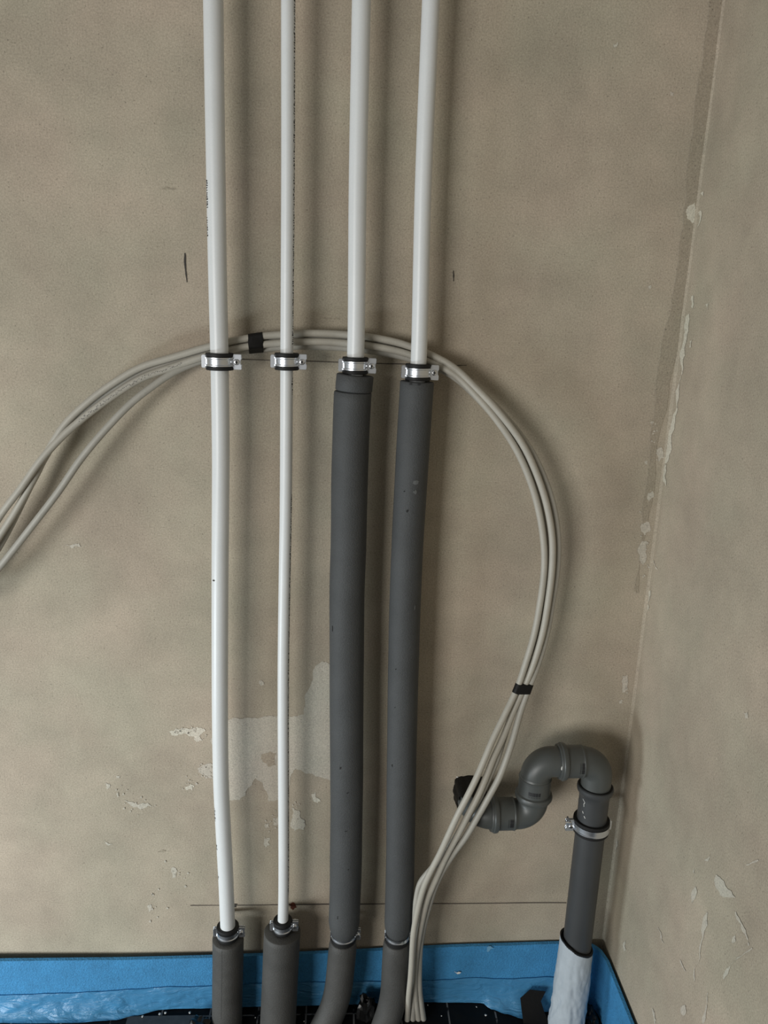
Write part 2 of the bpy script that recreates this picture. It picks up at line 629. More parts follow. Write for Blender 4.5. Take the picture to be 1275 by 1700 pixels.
# pale flakes along the corner, back wall side
for i, poly in enumerate((
        [(1139, 348), (1153, 336), (1156, 350), (1149, 371), (1140, 362)], [(1119, 780), (1123, 779), (1118, 800), (1114, 796)],
        [(1076, 818), (1083, 815), (1085, 826), (1078, 832), (1074, 826)], [(1064, 870), (1077, 866), (1079, 882), (1070, 888), (1064, 880)],
        [(1066, 898), (1074, 898), (1073, 920), (1067, 945), (1062, 930)], [(1090, 746), (1098, 742), (1102, 760), (1093, 766)],
        [(1034, 1126), (1042, 1120), (1042, 1145), (1033, 1150)], [(1028, 1163), (1034, 1162), (1033, 1168), (1028, 1168)],
        [(1112, 152), (1119, 154), (1117, 160), (1112, 158)], [(1076, 474), (1081, 473), (1080, 480), (1076, 479)],
        [(1018, 74), (1026, 70), (1024, 78), (1019, 79)], [(1070, 766), (1076, 764), (1074, 771)],
        [(1080, 700), (1085, 700), (1083, 706)], [(905, 820), (909, 820), (908, 824)])):
    back_mark('plaster_flake', poly, flake_m if i < 1 else patch_m, 60 + i, 0.2)
# joint filler with the corner's shade painted in, a dark band on the back wall
back_mark('filler_shade_band', [(1177, 0), (1171, 60), (1159, 130), (1152, 200), (1142, 270), (1140, 330), (1127, 420), (1113, 520), (1097, 590),
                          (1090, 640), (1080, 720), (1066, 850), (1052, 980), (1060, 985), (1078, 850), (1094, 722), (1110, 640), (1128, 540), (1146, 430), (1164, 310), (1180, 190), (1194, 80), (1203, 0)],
          darker_wall_m, 90, 0.055, 4, 0.0004)
# right wall: white run of plaster just beside the corner, scuffs lower down
for i, poly in enumerate((
        [(1140, 524), (1145, 521), (1141, 560), (1138, 590), (1134, 620), (1128, 660), (1122, 700), (1116, 742), (1108, 768), (1104, 770), (1108, 745), (1116, 700), (1122, 650), (1130, 600), (1136, 560)],
        [(1160, 352), (1165, 349), (1162, 372), (1158, 382)], [(1164, 320), (1169, 318), (1168, 326)], [(1148, 492), (1152, 490), (1151, 512), (1148, 510)],
        [(1172, 505), (1177, 503), (1176, 514)], [(1085, 930), (1093, 946), (1089, 944)], [(1146, 566), (1150, 564), (1148, 576), (1145, 577)],
        [(1077, 982), (1081, 980), (1078, 1010), (1073, 1024)], [(1102, 770), (1107, 772), (1107, 808), (1102, 800)])):
    right_mark('plaster_run', poly, flake_m, 100 + i, 0.12)
for i, poly in enumerate((
        [(1190, 1452), (1196, 1456), (1205, 1470), (1222, 1490), (1210, 1490), (1196, 1486), (1188, 1470)],
        [(1150, 1478), (1156, 1472), (1155, 1492), (1150, 1501)], [(1170, 1428), (1182, 1420), (1176, 1430)],
        stroke([(1222, 1514), (1232, 1534), (1241, 1556), (1244, 1570)], 2.2), stroke([(1250, 1574), (1226, 1590), (1212, 1606), (1202, 1625)], 2.2),
        stroke([(1175, 1515), (1168, 1555), (1163, 1590), (1154, 1628)], 1.6), stroke([(1093, 1540), (1098, 1552), (1102, 1566)], 1.8),
        stroke([(1130, 1594), (1134, 1604), (1138, 1612)], 2), [(1217, 1556), (1222, 1552), (1222, 1564), (1217, 1566)],
        [(1131, 1672), (1138, 1668), (1139, 1684), (1134, 1686)], [(1035, 1565), (1039, 1562), (1040, 1576), (1036, 1580)],
        stroke([(1240, 1436), (1250, 1432), (1260, 1428)], 2), [(1236, 1184), (1242, 1182), (1243, 1192), (1238, 1192)],
        [(1022, 1396), (1026, 1394), (1023, 1412), (1020, 1408)], stroke([(1176, 1648), (1172, 1680), (1168, 1699)], 2),
        stroke([(1084, 1675), (1087, 1688), (1088, 1699)], 2), [(1151, 1447), (1154, 1443), (1154, 1450)])):
    right_mark('plaster_scuff', poly, patch_m, 140 + i, 0.14, 2)
# pencil lines, felt marks
back_mark('pencil_line', stroke([(388, 596.4), (480, 599.0), (580, 601.6), (660, 604.0), (700, 605.2)], 1.8), pencil_m, 200, 0.006, 2, 0.0002)
back_mark('pencil_line', stroke([(752, 607.5, 1.5), (764, 606.6, 1.8), (775, 606.2, 0.8)], 1.6), pencil_m, 201, 0.05, 2, 0.0002)
back_mark('board_joint', stroke([(316, 1502.8), (480, 1501.4), (640, 1500.2), (800, 1499.4), (940, 1498.4)], 1.5), pencil_m, 202, 0.004, 2, 0.0002)
back_mark('felt_mark', stroke([(306.8, 420, 1.6), (307.2, 430, 3.6), (307.6, 440, 3.2), (308.4, 450, 2.0), (308.9, 454.5, 2.6), (309.6, 460, 1.6), (310.6, 468.5, 1.4)], 2), felt_m, 203, 0.05, 2, 0.0002)
back_mark('felt_mark', stroke([(752.6, 449, 1.2), (753.0, 458, 2.2), (752.8, 467, 1.4)], 2), felt_m, 204, 0.05, 2, 0.0002)
back_mark('pencil_smudge', stroke([(268, 314, 1), (280, 313, 3), (292, 313.5, 1)], 2), darker_wall_m, 205, 0.2, 2, 0.0002)
back_mark('rust_spot', [(481, 1501), (488, 1498), (492, 1506), (486, 1511), (482, 1507)], rust_m, 206, 0.2, 3, 0.0003)
back_mark('felt_mark', [(388, 1500), (394, 1500), (392, 1506), (388, 1507)], felt_m, 207, 0.2, 2, 0.0003)
back_mark('pencil_smudge', stroke([(262, 1414, 1.5), (268, 1413, 3), (275, 1412, 1)], 2), darker_wall_m, 208, 0.2, 2, 0.0002)
back_mark('pencil_smudge', stroke([(530, 527, 1), (548, 529, 1.6), (566, 530, 1)], 1), darker_wall_m, 209, 0.2, 2, 0.0002)

# ------------------------------------------------------------------ the four riser pipes
PD = 0.050          # pipe axes stand 50 mm off the wall


def px_path(pts, d=PD, up=None, down=None):
    w = [P(p[0], p[1], p[2] if len(p) > 2 else d) for p in pts]
    if up:
        a = w[0] - w[1]
        w.insert(0, w[0] + a * ((up - w[0].z) / a.z))
    if down is not None:
        a = w[-1] - w[-2]
        w.append(w[-1] + a * ((down - w[-1].z) / a.z))
    return w


def at_height(path, z):
    for a, b in zip(path, path[1:]):
        if min(a.z, b.z) <= z <= max(a.z, b.z) and abs(a.z - b.z) > 1e-9:
            return a.lerp(b, (z - a.z) / (b.z - a.z))
    return path[0] if z > path[0].z else path[-1]


def cut(path, ztop, zbot, step=0.012):
    n = max(2, int((ztop - zbot) / step))
    return [at_height(path, ztop + (zbot - ztop) * i / n) for i in range(n + 1)]


def zpx(path, py):
    """height on the path that appears at image row py"""
    best = min(path, key=lambda p: abs(CY - (p - CAM).dot(CU) / (p - CAM).dot(CF) * FPX - py))
    return best.z


def lettering(parent, path, r, side, rows, lo, hi, rnd):
    """print running along the pipe, on the limb turned to that side"""
    bm = bmesh.new()
    for (p0, p1) in rows:
        za, zb = zpx(path, p0), zpx(path, p1)
        z = za
        while z > zb:
            h = rnd.uniform(0.0012, 0.0034)
            for _ in range(rnd.choice((1, 2, 2, 3))):
                a0 = math.radians(rnd.uniform(lo, hi - 8))
                a1 = min(math.radians(hi), a0 + math.radians(rnd.uniform(8, 22)))
                zz0 = z - rnd.uniform(0, h * 0.5)
                zz1 = zz0 - rnd.uniform(0.0007, h)
                vs = []
                for zz in (zz0, zz1):
                    c = at_height(path, zz)
                    v = (CAM - c); v.z = 0; v.normalize()
                    w = Vector((-v.y, v.x, 0)) * (1 if side > 0 else -1)
                    for k in range(4):
                        a = a0 + (a1 - a0) * k / 3
                        vs.append(bm.verts.new(c + (v * math.cos(a) + w * math.sin(a)) * (r + 0.00015)))
                for k in range(3):
                    bm.faces.new((vs[k], vs[k + 1], vs[5 + k], vs[4 + k]))
            z -= h + rnd.uniform(0.0002, 0.0014)
    o = from_bm('printed_lettering', bm, ink_m, parent, False)
    o['kind'] = 'stuff'
    o['label'] = 'dark printed lettering along the pipe'
    return o


dense1 = catmull(px_path([(354, 0), (356, 150), (358.5, 300), (361, 450), (364.5, 600), (366.5, 750), (366, 850), (365.3, 960), (365, 1100),
                          (365.3, 1200), (367, 1300), (370.5, 1375), (374.5, 1450), (377, 1510), (378.5, 1555), (378, 1620), (377, 1700)], up=2.65, down=-0.10), 10)
dense2 = catmull(px_path([(478.5, 0), (478, 300), (476, 600), (474.5, 840), (472.5, 960), (470.5, 1100), (470.3, 1200), (470.7, 1300),
                          (471.0, 1450), (470.5, 1500), (469, 1545, 0.050), (466, 1600, 0.053), (461.5, 1700, 0.060)], up=2.65, down=-0.10), 10)
dense3 = catmull(px_path([(600, 0), (594, 300), (590, 600), (586, 650), (581.6, 750), (578.5, 900), (576, 1000), (575.4, 1200), (575.6, 1300),
                          (574, 1450), (572.5, 1500), (570, 1555), (566.5, 1600), (560, 1650, 0.052), (551, 1680, 0.056), (541, 1700, 0.060)], up=2.65, down=-0.10), 10)
dense4 = catmull(px_path([(715.5, 0), (703, 300), (695, 600), (692, 640), (685, 750), (676.5, 900), (672.5, 1000), (667.8, 1200), (666.2, 1300),
                          (664, 1450), (661, 1530), (659, 1560), (657, 1600), (653.5, 1650, 0.052), (647, 1680, 0.055), (640, 1700, 0.058)], up=2.65, down=-0.10), 10)


def base_of(path):
    b = at_height(path, 0.0)
    return Vector((b.x, b.y, 0))


def foam_wobble(seed, amp):
    def f(i, n, a):
        return amp * noise.noise((i * 0.12 + seed * 9.1, math.cos(a) * 1.2, math.sin(a) * 1.2 + seed))
    return f


def sleeve(name, parent, path, ztop, zbot, r, bore, material, seed, taper_top=0.0, taper_bot=0.0, amp=0.0006):
    pts = cut(path, ztop, zbot)
    n = len(pts)
    rad = []
    for i, p in enumerate(pts):
        q = r
        if taper_top:
            q -= taper_top * max(0, 1 - (ztop - p.z) / 0.022) ** 1.6
        if taper_bot:
            q -= taper_bot * max(0, 1 - (p.z - zbot) / 0.026) ** 1.6
        rad.append(q)
    # a small chamfer on both cut ends
    pts = [pts[0]] + pts + [pts[-1]]
    rad = [rad[0] - 0.0015] + rad + [rad[-1] - 0.0015]
    pts[1] = pts[0].lerp(pts[2], 0.12)
    pts[-2] = pts[-1].lerp(pts[-3], 0.12)
    return sweep(name, pts, rad, material, parent, seg=36, bore=bore, wob=foam_wobble(seed, amp), sharp=0.9)


def pit(parent, path, py, dx, r, w, h, seed, material=None, name='nick'):
    """small pit or smudge on the front of a sleeve"""
    rnd = random.Random(seed)
    z = zpx(path, py)
    c = at_height(path, z)
    v = (CAM - c); v.z = 0; v.normalize()
    wv = Vector((-v.y, v.x, 0))
    a0 = math.asin(max(-0.95, min(0.95, dx / r)))
    bm = bmesh.new()
    out = rough_outline([(-w, -h * .3), (-w * .3, -h), (w * .8, -h * .6), (w, h * .4), (w * .2, h), (-w * .8, h * .7)], rnd, 1, 0.25)
    vs = []
    for q in out:
        a = a0 + q.x / r
        vs.append(bm.verts.new(c + (v * math.cos(a) + wv * math.sin(a)) * (r + 0.0008) + Vector((0, 0, q.y))))
    cc = bm.verts.new(c + (v * math.cos(a0) + wv * math.sin(a0)) * (r + 0.0009))
    for i in range(len(vs)):
        bm.faces.new((vs[i], vs[(i + 1) % len(vs)], cc))
    return from_bm(name, bm, material or hole_m, parent, False)


ZU = [zpx(p, y) for p, y in ((dense1, 599), (dense2, 606), (dense3, 608), (dense4, 617.5))]      # upper clamps
ZL = [zpx(p, y) for p, y in ((dense1, 1545), (dense2, 1538), (dense3, 1551), (dense4, 1552))]    # lower clamps

rnd = random.Random(11)
p1 = thing('riser_pipe', 'leftmost white plastic riser pipe running down into a grey foam sleeve', 'pipe', base_of(dense1), 'riser pipes on the wall')
sweep('tube', cut(dense1, 2.64, -0.02, 0.02), 0.0130, white_m, p1, seg=32)
lettering(p1, dense1, 0.0130, -1, [(298, 323), (330, 339), (353, 386), (434, 440), (463, 472), (1338, 1362), (1396, 1404), (1448, 1454)], 58, 84, rnd)
pit(p1, dense1, 962, -0.0095, 0.0130, 0.0022, 0.0010, 4, felt_m, 'ink_dot')
sleeve('insulation_sleeve', p1, dense1, ZL[0] - 0.014, -0.025, 0.0275, 0.0135, foam2_m, 1)['label'] = 'grey foam sleeve around the foot of the pipe'

p2 = thing('riser_pipe', 'thinnest white riser pipe, second from left, with lettering down its right side', 'pipe', base_of(dense2), 'riser pipes on the wall')
sweep('tube', cut(dense2, 2.64, -0.02, 0.02), 0.0093, white_m, p2, seg=28)
lettering(p2, dense2, 0.0093, 1, [(2, 8), (12, 560), (632, 640), (820, 1480)], 50, 78, rnd)
sleeve('insulation_sleeve', p2, dense2, ZL[1] - 0.013, -0.025, 0.0325, 0.0100, foam2_m, 2)['label'] = 'thick grey foam sleeve around the foot of the pipe'

p3 = thing('riser_pipe', 'third riser pipe from left, white above and in thick grey foam below', 'pipe', base_of(dense3), 'riser pipes on the wall')
sweep('tube', cut(dense3, 2.64, -0.02, 0.02), 0.0125, white_m, p3, seg=32)
za = zpx(dense3, 651)
sleeve('insulation_cuff', p3, [p + Vector((0.0012, 0, 0)) for p in dense3], ZU[2] - 0.0135, za + 0.0006, 0.0273, 0.0130, foam_m, 3)['label'] = 'short extra piece of grey foam on top of the sleeve'
s3 = sleeve('insulation_sleeve', p3, dense3, za, ZL[2] + 0.0025, 0.0277, 0.0130, foam_m, 4, taper_bot=0.005)
sleeve('insulation_sleeve', p3, dense3, ZL[2] - 0.013, -0.025, 0.0255, 0.0130, foam2_m, 5, taper_top=0.002)['label'] = 'grey foam sleeve bending away at the foot of the pipe'
for q in ((1262, -0.010, .0012, .0026, 1), (1300, 0.001, .0012, .0012, 2), (1368, -0.001, .0018, .0008, 3), (1420, 0.004, .001, .001, 4), (1505, -0.012, .0008, .004, 5), (1040, -0.022, .001, .006, 6)):
    pit(s3, dense3, q[0], q[1], 0.0277, q[2], q[3], q[4])

p4 = thing('riser_pipe', 'rightmost riser pipe, white above and in slimmer grey foam below', 'pipe', base_of(dense4), 'riser pipes on the wall')
sweep('tube', cut(dense4, 2.64, -0.02, 0.02), 0.0118, white_m, p4, seg=32)
s4 = sleeve('insulation_sleeve', p4, dense4, ZU[3] - 0.0135, ZL[3] + 0.0025, 0.0250, 0.0122, foam_m, 7, taper_bot=0.004)
sleeve('insulation_sleeve', p4, dense4, ZL[3] - 0.013, -0.025, 0.0250, 0.0122, foam2_m, 8, taper_top=0.002)['label'] = 'grey foam sleeve bending away at the foot of the pipe'
for q in ((847, -0.003, .0016, .0022, 11), (809, -0.009, .0010, .0010, 12), (635, -0.009, .0022, .0016, 13), (635, 0.003, .0022, .0016, 14), (1265, -0.015, .0008, .003, 15), (1110, -0.012, .0008, .001, 16), (1160, -0.012, .0007, .001, 17)):
    pit(s4, dense4, q[0], q[1], 0.0250, q[2], q[3], q[4])
for i, q in enumerate(((799, 0.007, .0050, .0034), (804, 0.008, .0014, .0040), (818, 0.006, .0022, .0022), (1005, 0.015, .0014, .0050))):
    pit(s4, dense4, q[0], q[1], 0.0250, q[2], q[3], 50 + i, dust_m, 'dust_smudge')['label'] = 'pale dusty smudge on the foam'
bm = bmesh.new()                                     # slit line down the first lower sleeve
for dz in range(20):
    for s in (0, 1):
        z = ZL[0] - 0.016 - dz * 0.008
        c = at_height(dense1, z)
        v = (CAM - c); v.z = 0; v.normalize()
        w = Vector((-v.y, v.x, 0))
        a = math.asin(-0.42) + s * 0.013
        bm.verts.new(c + (v * math.cos(a) + w * math.sin(a)) * 0.0283 + Vector((0, 0, 0)))
bm.verts.ensure_lookup_table()
for i in range(19):
    bm.faces.new((bm.verts[2 * i], bm.verts[2 * i + 1], bm.verts[2 * i + 3], bm.verts[2 * i + 2]))
from_bm('slit', bm, mat('slit_shadow', (0.03, 0.03, 0.03, 1), 0.9), p1, False)['label'] = 'dark slit running down the foam'

# ------------------------------------------------------------------ pipe clamps


def lathe_bm(profile, a0, a1, seg, closed_ring):
    """profile: closed list of (r, z); swept about z from a0 to a1 (angle 0 = +x, -90 deg = towards the room)"""
    bm = bmesh.new()
    rows = []
    n = seg if closed_ring else seg + 1
    for k in range(n):
        a = a0 + (a1 - a0) * k / seg
        rows.append([bm.verts.new((r * math.cos(a), r * math.sin(a), z)) for r, z in profile])
    m = len(profile)
    for k in range(seg):
        A, B = rows[k], rows[(k + 1) % n]
        for j in range(m):
            bm.faces.new((A[j], A[(j + 1) % m], B[(j + 1) % m], B[j]))
    if not closed_ring:
        bm.faces.new(rows[0])
        bm.faces.new(rows[-1])
    return bm


def cyl(bm, p, q, r, seg=16):
    b2 = sweep_bm([Vector(p), Vector(p).lerp(Vector(q), .5), Vector(q)], r, seg)
    me = bpy.data.meshes.new('tmp')
    b2.to_mesh(me)
    b2.free()
    bm.from_mesh(me)
    bpy.data.meshes.remove(me)


def plate(outline, y0, y1, bev=0.0004):
    bm = bmesh.new()
    a = [bm.verts.new((x, y0, z)) for x, z in outline]
    b = [bm.verts.new((x, y1, z)) for x, z in outline]
    n = len(outline)
    bm.faces.new(a)
    bm.faces.new(b[::-1])
    for i in range(n):
        bm.faces.new((a[i], a[(i + 1) % n], b[(i + 1) % n], b[i]))
    bmesh.ops.recalc_face_normals(bm, faces=bm.faces)
    bmesh.ops.bevel(bm, geom=[e for e in bm.edges], offset=bev, segments=1, affect='EDGES')
    return bm


def clamp(label, c, rp, t, h=0.024, bh=0.0125, ear_r=0.0135, ear_l=0.0075, spin=0.0, flip=1, dist=None, screw_out=0.0, tilt=0.0):
    """two-piece metal pipe clamp with a rubber lining; c = centre on the pipe axis.
    flip = 1: screw ear on the right, -1: on the left"""
    root = thing('pipe_clamp', label, 'clamp', c, 'pipe clamps on the wall')
    ro = rp + t
    hh, bb = h / 2, bh / 2
    parts = []
    # rubber: lips stand proud above and below the band
    prof = [(rp + 0.0001, -hh), (ro + 0.0007, -hh), (ro + 0.0012, -hh + 0.0008), (ro + 0.0012, -bb - 0.0010), (ro - 0.0008, -bb - 0.0003),
            (ro - 0.0008, bb + 0.0003), (ro + 0.0012, bb + 0.0010), (ro + 0.0012, hh - 0.0008), (ro + 0.0007, hh), (rp + 0.0001, hh)]
    parts.append(from_bm('rubber_lining', lathe_bm(prof, 0, 2 * math.pi, 48, True), rubber_m, None, True, 0.5))
    parts[-1]['label'] = 'black rubber lining'
    bp = [(ro - 0.0006, -bb), (ro + 0.0018, -bb), (ro + 0.0018, -bb + 0.0016), (ro + 0.0008, -bb + 0.0026),
          (ro + 0.0008, bb - 0.0026), (ro + 0.0018, bb - 0.0016), (ro + 0.0018, bb), (ro - 0.0006, bb)]
    g = 0.10
    for nm, a0, a1, ys in (('front_band', math.pi + g, 2 * math.pi - g, (-0.0036, -0.0016)), ('rear_band', g, math.pi - g, (0.0004, 0.0024))):
        bm = lathe_bm(bp, a0, a1, 30, False)
        e0 = ro - 0.0004
        eh = h * 0.46
        # screw ear with a notched outer edge
        o = [(e0, -bb + .001), (e0 + 0.0022, -eh), (e0 + ear_r - 0.001, -eh), (e0 + ear_r, -eh + 0.001), (e0 + ear_r, -0.0040), (e0 + ear_r - 0.0012, -0.0030),
             (e0 + ear_r - 0.0012, 0.0030), (e0 + ear_r, 0.0040), (e0 + ear_r, eh - 0.001), (e0 + ear_r - 0.001, eh), (e0 + 0.0022, eh), (e0, bb - .001)]
        o = [(x * flip, z) for x, z in o]
        l = [(-e0, -bb + .002), (-e0 - 0.0016, -eh * 0.86), (-e0 - ear_l + 0.0016, -eh * 0.86), (-e0 - ear_l, -eh * 0.86 + 0.002), (-e0 - ear_l, eh * 0.86 - 0.002),
             (-e0 - ear_l + 0.0016, eh * 0.86), (-e0 - 0.0016, eh * 0.86), (-e0, bb - .002)]
        l = [(x * flip, z) for x, z in l]
        for outl in (o, l):
            b2 = plate(outl, ys[0], ys[1])
            me = bpy.data.meshes.new('tmp')
            b2.to_mesh(me)
            b2.free()
            bm.from_mesh(me)
            bpy.data.meshes.remove(me)
        parts.append(from_bm(nm, bm, zinc_m, None, True, 0.5))
    # stamped characters on the flat of the band, as small raised dashes
    bm = bmesh.new()
    rs = random.Random(int(c.x * 1000))
    for i in range(7):
        a = math.radians(252 + i * 5.5)
        rr = ro + 0.0012
        for zz in (-0.0014, 0.0004):
            if rs.random() < 0.7:
                q = Vector((rr * math.cos(a), rr * math.sin(a), zz))
                tn = Vector((-math.sin(a), math.cos(a), 0))
                vs = [bm.verts.new(q + tn * sx * 0.0004 + Vector((0, 0, sz * rs.uniform(.0006, .0015)))) for sx, sz in ((-1, 0), (1, 0), (1, 1), (-1, 1))]
                bm.faces.new(vs)
    parts.append(from_bm('stamping', bm, zinc_m, None, False))
    parts[-1]['kind'] = 'stuff'
    # screw through the ear, head to the room
    sx = (ro + ear_r * 0.46) * flip
    bm = bmesh.new()
    prof = [(0.0003, 0.0012), (0.0014, 0.0012), (0.0018, 0.0030), (0.0030, 0.0027), (0.0041, 0.0016), (0.0044, 0.0), (0.0003, 0.0)]
    for k in range(18):
        a = 2 * math.pi * k / 18
        for r, y in prof:
            bm.verts.new((sx + r * math.cos(a), -0.0036 - screw_out - y, r * math.sin(a)))
    bm.verts.ensure_lookup_table()
    m = len(prof)
    for k in range(18):
        for j in range(m - 1):
            A, B = k * m, ((k + 1) % 18) * m
            bm.faces.new((bm.verts[A + j], bm.verts[A + j + 1], bm.verts[B + j + 1], bm.verts[B + j]))
    cyl(bm, (sx, -0.0036 - screw_out, 0), (sx, 0.012, 0), 0.0022, 12)
    scr = from_bm('screw', bm, steel_m, None, True, 0.5)
    parts.append(scr)
    bm = bmesh.new()
    box(bm, sx - 0.0022, sx + 0.0022, -0.0036 - screw_out - 0.0031, -0.0036 - screw_out - 0.0020, -0.0004, 0.0004)
    box(bm, sx - 0.0004, sx + 0.0004, -0.0036 - screw_out - 0.0032, -0.0036 - screw_out - 0.0020, -0.0022, 0.0022)
    slot = from_bm('cross_slot', bm, hole_m, None, False)
    # nut and threaded rod to the wall
    bm = bmesh.new()
    dd = -c.y
    cyl(bm, (0, ro, 0), (0, ro + 0.006, 0), 0.0065, 6)
    cyl(bm, (0, ro, 0), (0, dd + 0.004, 0), 0.0038, 14)
    parts.append(from_bm('threaded_rod', bm, steel_m, None, True, 0.5))
    root.rotation_euler = (tilt, 0, spin)
    for p in parts:
        p.parent = root
    slot.parent = scr
    return root


def clamp_at(label, path, z, rp, t, **k):
    return clamp(label, at_height(path, z), rp, t, **k)


clamp_at('upper zinc clamp holding the leftmost white pipe', dense1, ZU[0], 0.0130, 0.0056)
clamp_at('upper zinc clamp holding the thin second white pipe', dense2, ZU[1], 0.0093, 0.0070, ear_r=0.0130)
clamp_at('upper zinc clamp resting on the foam cuff of the third pipe', dense3, ZU[2], 0.0125, 0.0050)
clamp_at('upper zinc clamp on the rightmost riser pipe, beside the cable bundle', dense4, ZU[3], 0.0118, 0.0056)
clamp_at('lower zinc clamp above the leftmost foam sleeve', dense1, ZL[0], 0.0130, 0.0052, h=0.023, bh=0.011, ear_r=0.0125)
clamp_at('lower zinc clamp set into the thickest foam sleeve of the second pipe', dense2, ZL[1], 0.0093, 0.0062, h=0.023, bh=0.011, ear_r=0.0125)
clamp_at('lower zinc clamp between the two foam sleeves of the third pipe', dense3, ZL[2], 0.0125, 0.0085, h=0.025, bh=0.007, ear_r=0.0100, ear_l=0.003)
clamp_at('lower zinc clamp on the rightmost riser, half hidden by grey cables', dense4, ZL[3], 0.0118, 0.0085, h=0.025, bh=0.007, ear_r=0.0095, ear_l=0.003)

# ------------------------------------------------------------------ drain pipe with four elbows
DD = 0.068
A = P(789, 1351, DD)
B = P(884, 1351, DD)
Ct = P(890, 1264, DD)
V2t = P(988, 1264, DD)
x1 = A.x
x2 = 0.5 * (B.x + Ct.x)
x3 = P(984.5, 1340, DD).x
z1, z2 = A.z, Ct.z
Y = -DD
drain = thing('drain_pipe', 'grey plastic drain pipe with four elbows by the wall corner', 'pipe', (x3, Y, 0))


def arc_path(p0, c, p2, R, n=12):
    d0 = (p0 - c).normalized()
    d2 = (p2 - c).normalized()
    a = c + d0 * R
    b = c + d2 * R
    o = c + d0 * R + d2 * R
    out = [p0, p0.lerp(a, 0.5), a]
    for i in range(1, n):
        t = math.pi / 2 * i / n
        out.append(o - d2 * R * math.cos(t) - d0 * R * math.sin(t))
    out += [b, b.lerp(p2, 0.5), p2]
    return out


def profile_sweep(name, axis0, axis1, prof, material, parent, seg=40):
    """prof: list of (s metres from axis0, r)"""
    d = (axis1 - axis0).normalized()
    return sweep(name, [axis0 + d * s for s, r in prof], [r for s, r in prof], material, parent, seg=seg, sharp=0.45)


def fitting(label, p0, corner, p2, R=0.030, socket=0.040):
    """elbow: collar and socket at p0, then the bend, spigot at p2"""
    d = (corner - p0).normalized()
    s1 = p0 + d * socket
    el = sweep('elbow', arc_path(p0 + d * 0.02, corner, p2, R, 16), 0.0251, drain_m, drain, seg=40)
    el['label'] = label
    profile_sweep('collar', p0, s1, [(0.0, 0.0252), (0.0, 0.0285), (0.0012, 0.0292), (0.0035, 0.0294), (0.0036, 0.0300), (0.0050, 0.0312), (0.0085, 0.0314), (0.0118, 0.0302),
                                     (0.0135, 0.0272), (socket - 0.004, 0.0268), (socket - 0.003, 0.0274), (socket - 0.0012, 0.0274), (socket, 0.0262), (socket + 0.003, 0.0252)],
                  drain_m, el)
    return el


def barcode(el, axis_pt, axis, toward, r, w, h, seed, rot=False):
    """dark printed block on a socket: bars along the axis, curved with the tube"""
    rnd = random.Random(seed)
    axis = axis.normalized()
    u = (toward - axis * toward.dot(axis)).normalized()
    v = axis.cross(u)
    bm = bmesh.new()

    def quad(s0, s1, t0, t1):
        vs = []
        for s in (s0, s1):
            for k in range(4):
                a = (t0 + (t1 - t0) * k / 3) / r
                vs.append(bm.verts.new(axis_pt + axis * s + (u * math.cos(a) + v * math.sin(a)) * (r + 0.0003)))
        for k in range(3):
            bm.faces.new((vs[k], vs[k + 1], vs[5 + k], vs[4 + k]))
    t = -h / 2
    while t < h / 2:
        b = rnd.uniform(0.0010, 0.0030)
        quad(-w / 2, w / 2, t, min(h / 2, t + b))
        t += b + rnd.uniform(0.0003, 0.0007)
    t = -h / 2
    while t < h / 2:
        b = rnd.uniform(0.0006, 0.0016)
        quad(w / 2 + 0.0016, w / 2 + 0.0030, t, min(h / 2, t + b))
        t += b + rnd.uniform(0.0006, 0.001)
    o = from_bm('printed_label', bm, ink_m, el, False)
    o['label'] = 'small dark printed block of bars'
    return o


up, rt, out_ = Vector((0, 0, 1)), Vector((1, 0, 0)), Vector((0, -1, 0))
c1 = Vector((x1, Y, z1))
h1s = P(813, 1351, DD).x                   # socket mouth of the second elbow
e1 = sweep('elbow', arc_path(Vector((x1, 0.02, z1)), c1, Vector((h1s + 0.02, Y, z1)), 0.030, 16), 0.0252, drain_m, drain, seg=40)
e1['label'] = 'elbow coming out of the wall, half wrapped in black tape'
c2 = Vector((x2, Y, z1))
c3 = Vector((x2, Y, z2))
c4 = Vector((x3, Y, z2))
zmid = z1 + (z2 - z1) * 0.36
e2 = fitting('lower elbow turning upward', Vector((h1s, Y, z1)), c2, Vector((x2, Y, zmid + 0.02)), 0.027, socket=min(0.042, x2 - h1s - 0.028))
e3 = fitting('upper elbow turning right', Vector((x2, Y, zmid - 0.006)), c3, Vector((P(928, 1262, DD).x + 0.02, Y, z2)), 0.027, socket=max(0.026, (z2 - zmid) - 0.022))
h2s = P(926, 1262, DD).x
e4 = fitting('last elbow turning down', Vector((h2s, Y, z2)), c4, Vector((x3, Y, z2 - 0.06)), 0.027, socket=min(0.042, x3 - h2s - 0.026))
toCam = (CAM - c3).normalized()
barcode(e2, Vector((P(844, 1360, DD).x, Y, z1)), -rt, (toCam - up * 0.55), 0.0268, 0.0062, 0.016, 1)
barcode(e3, Vector((x2, Y, zmid + 0.018)), -up, (toCam + rt * 0.05), 0.0268, 0.0068, 0.020, 2)
barcode(e4, Vector((P(961, 1272, DD).x, Y, z2)), -rt, (toCam - up * 0.45), 0.0268, 0.0068, 0.019, 3)
# straight pipe with its own socket mouth
zs = z2 - 0.046
vp = profile_sweep('straight_pipe', Vector((x3, Y, zs)), Vector((x3, Y, -0.1)),
                   [(0.0, 0.0253), (0.0, 0.0290), (0.0015, 0.0302), (0.006, 0.0304), (0.0095, 0.0296), (0.0125, 0.0276), (0.016, 0.0258), (0.024, 0.0251), (0.1, 0.0251), (0.2, 0.0251), (0.3, 0.0251), (zs + 0.05, 0.0251)],
                   drain2_m, drain, 44)
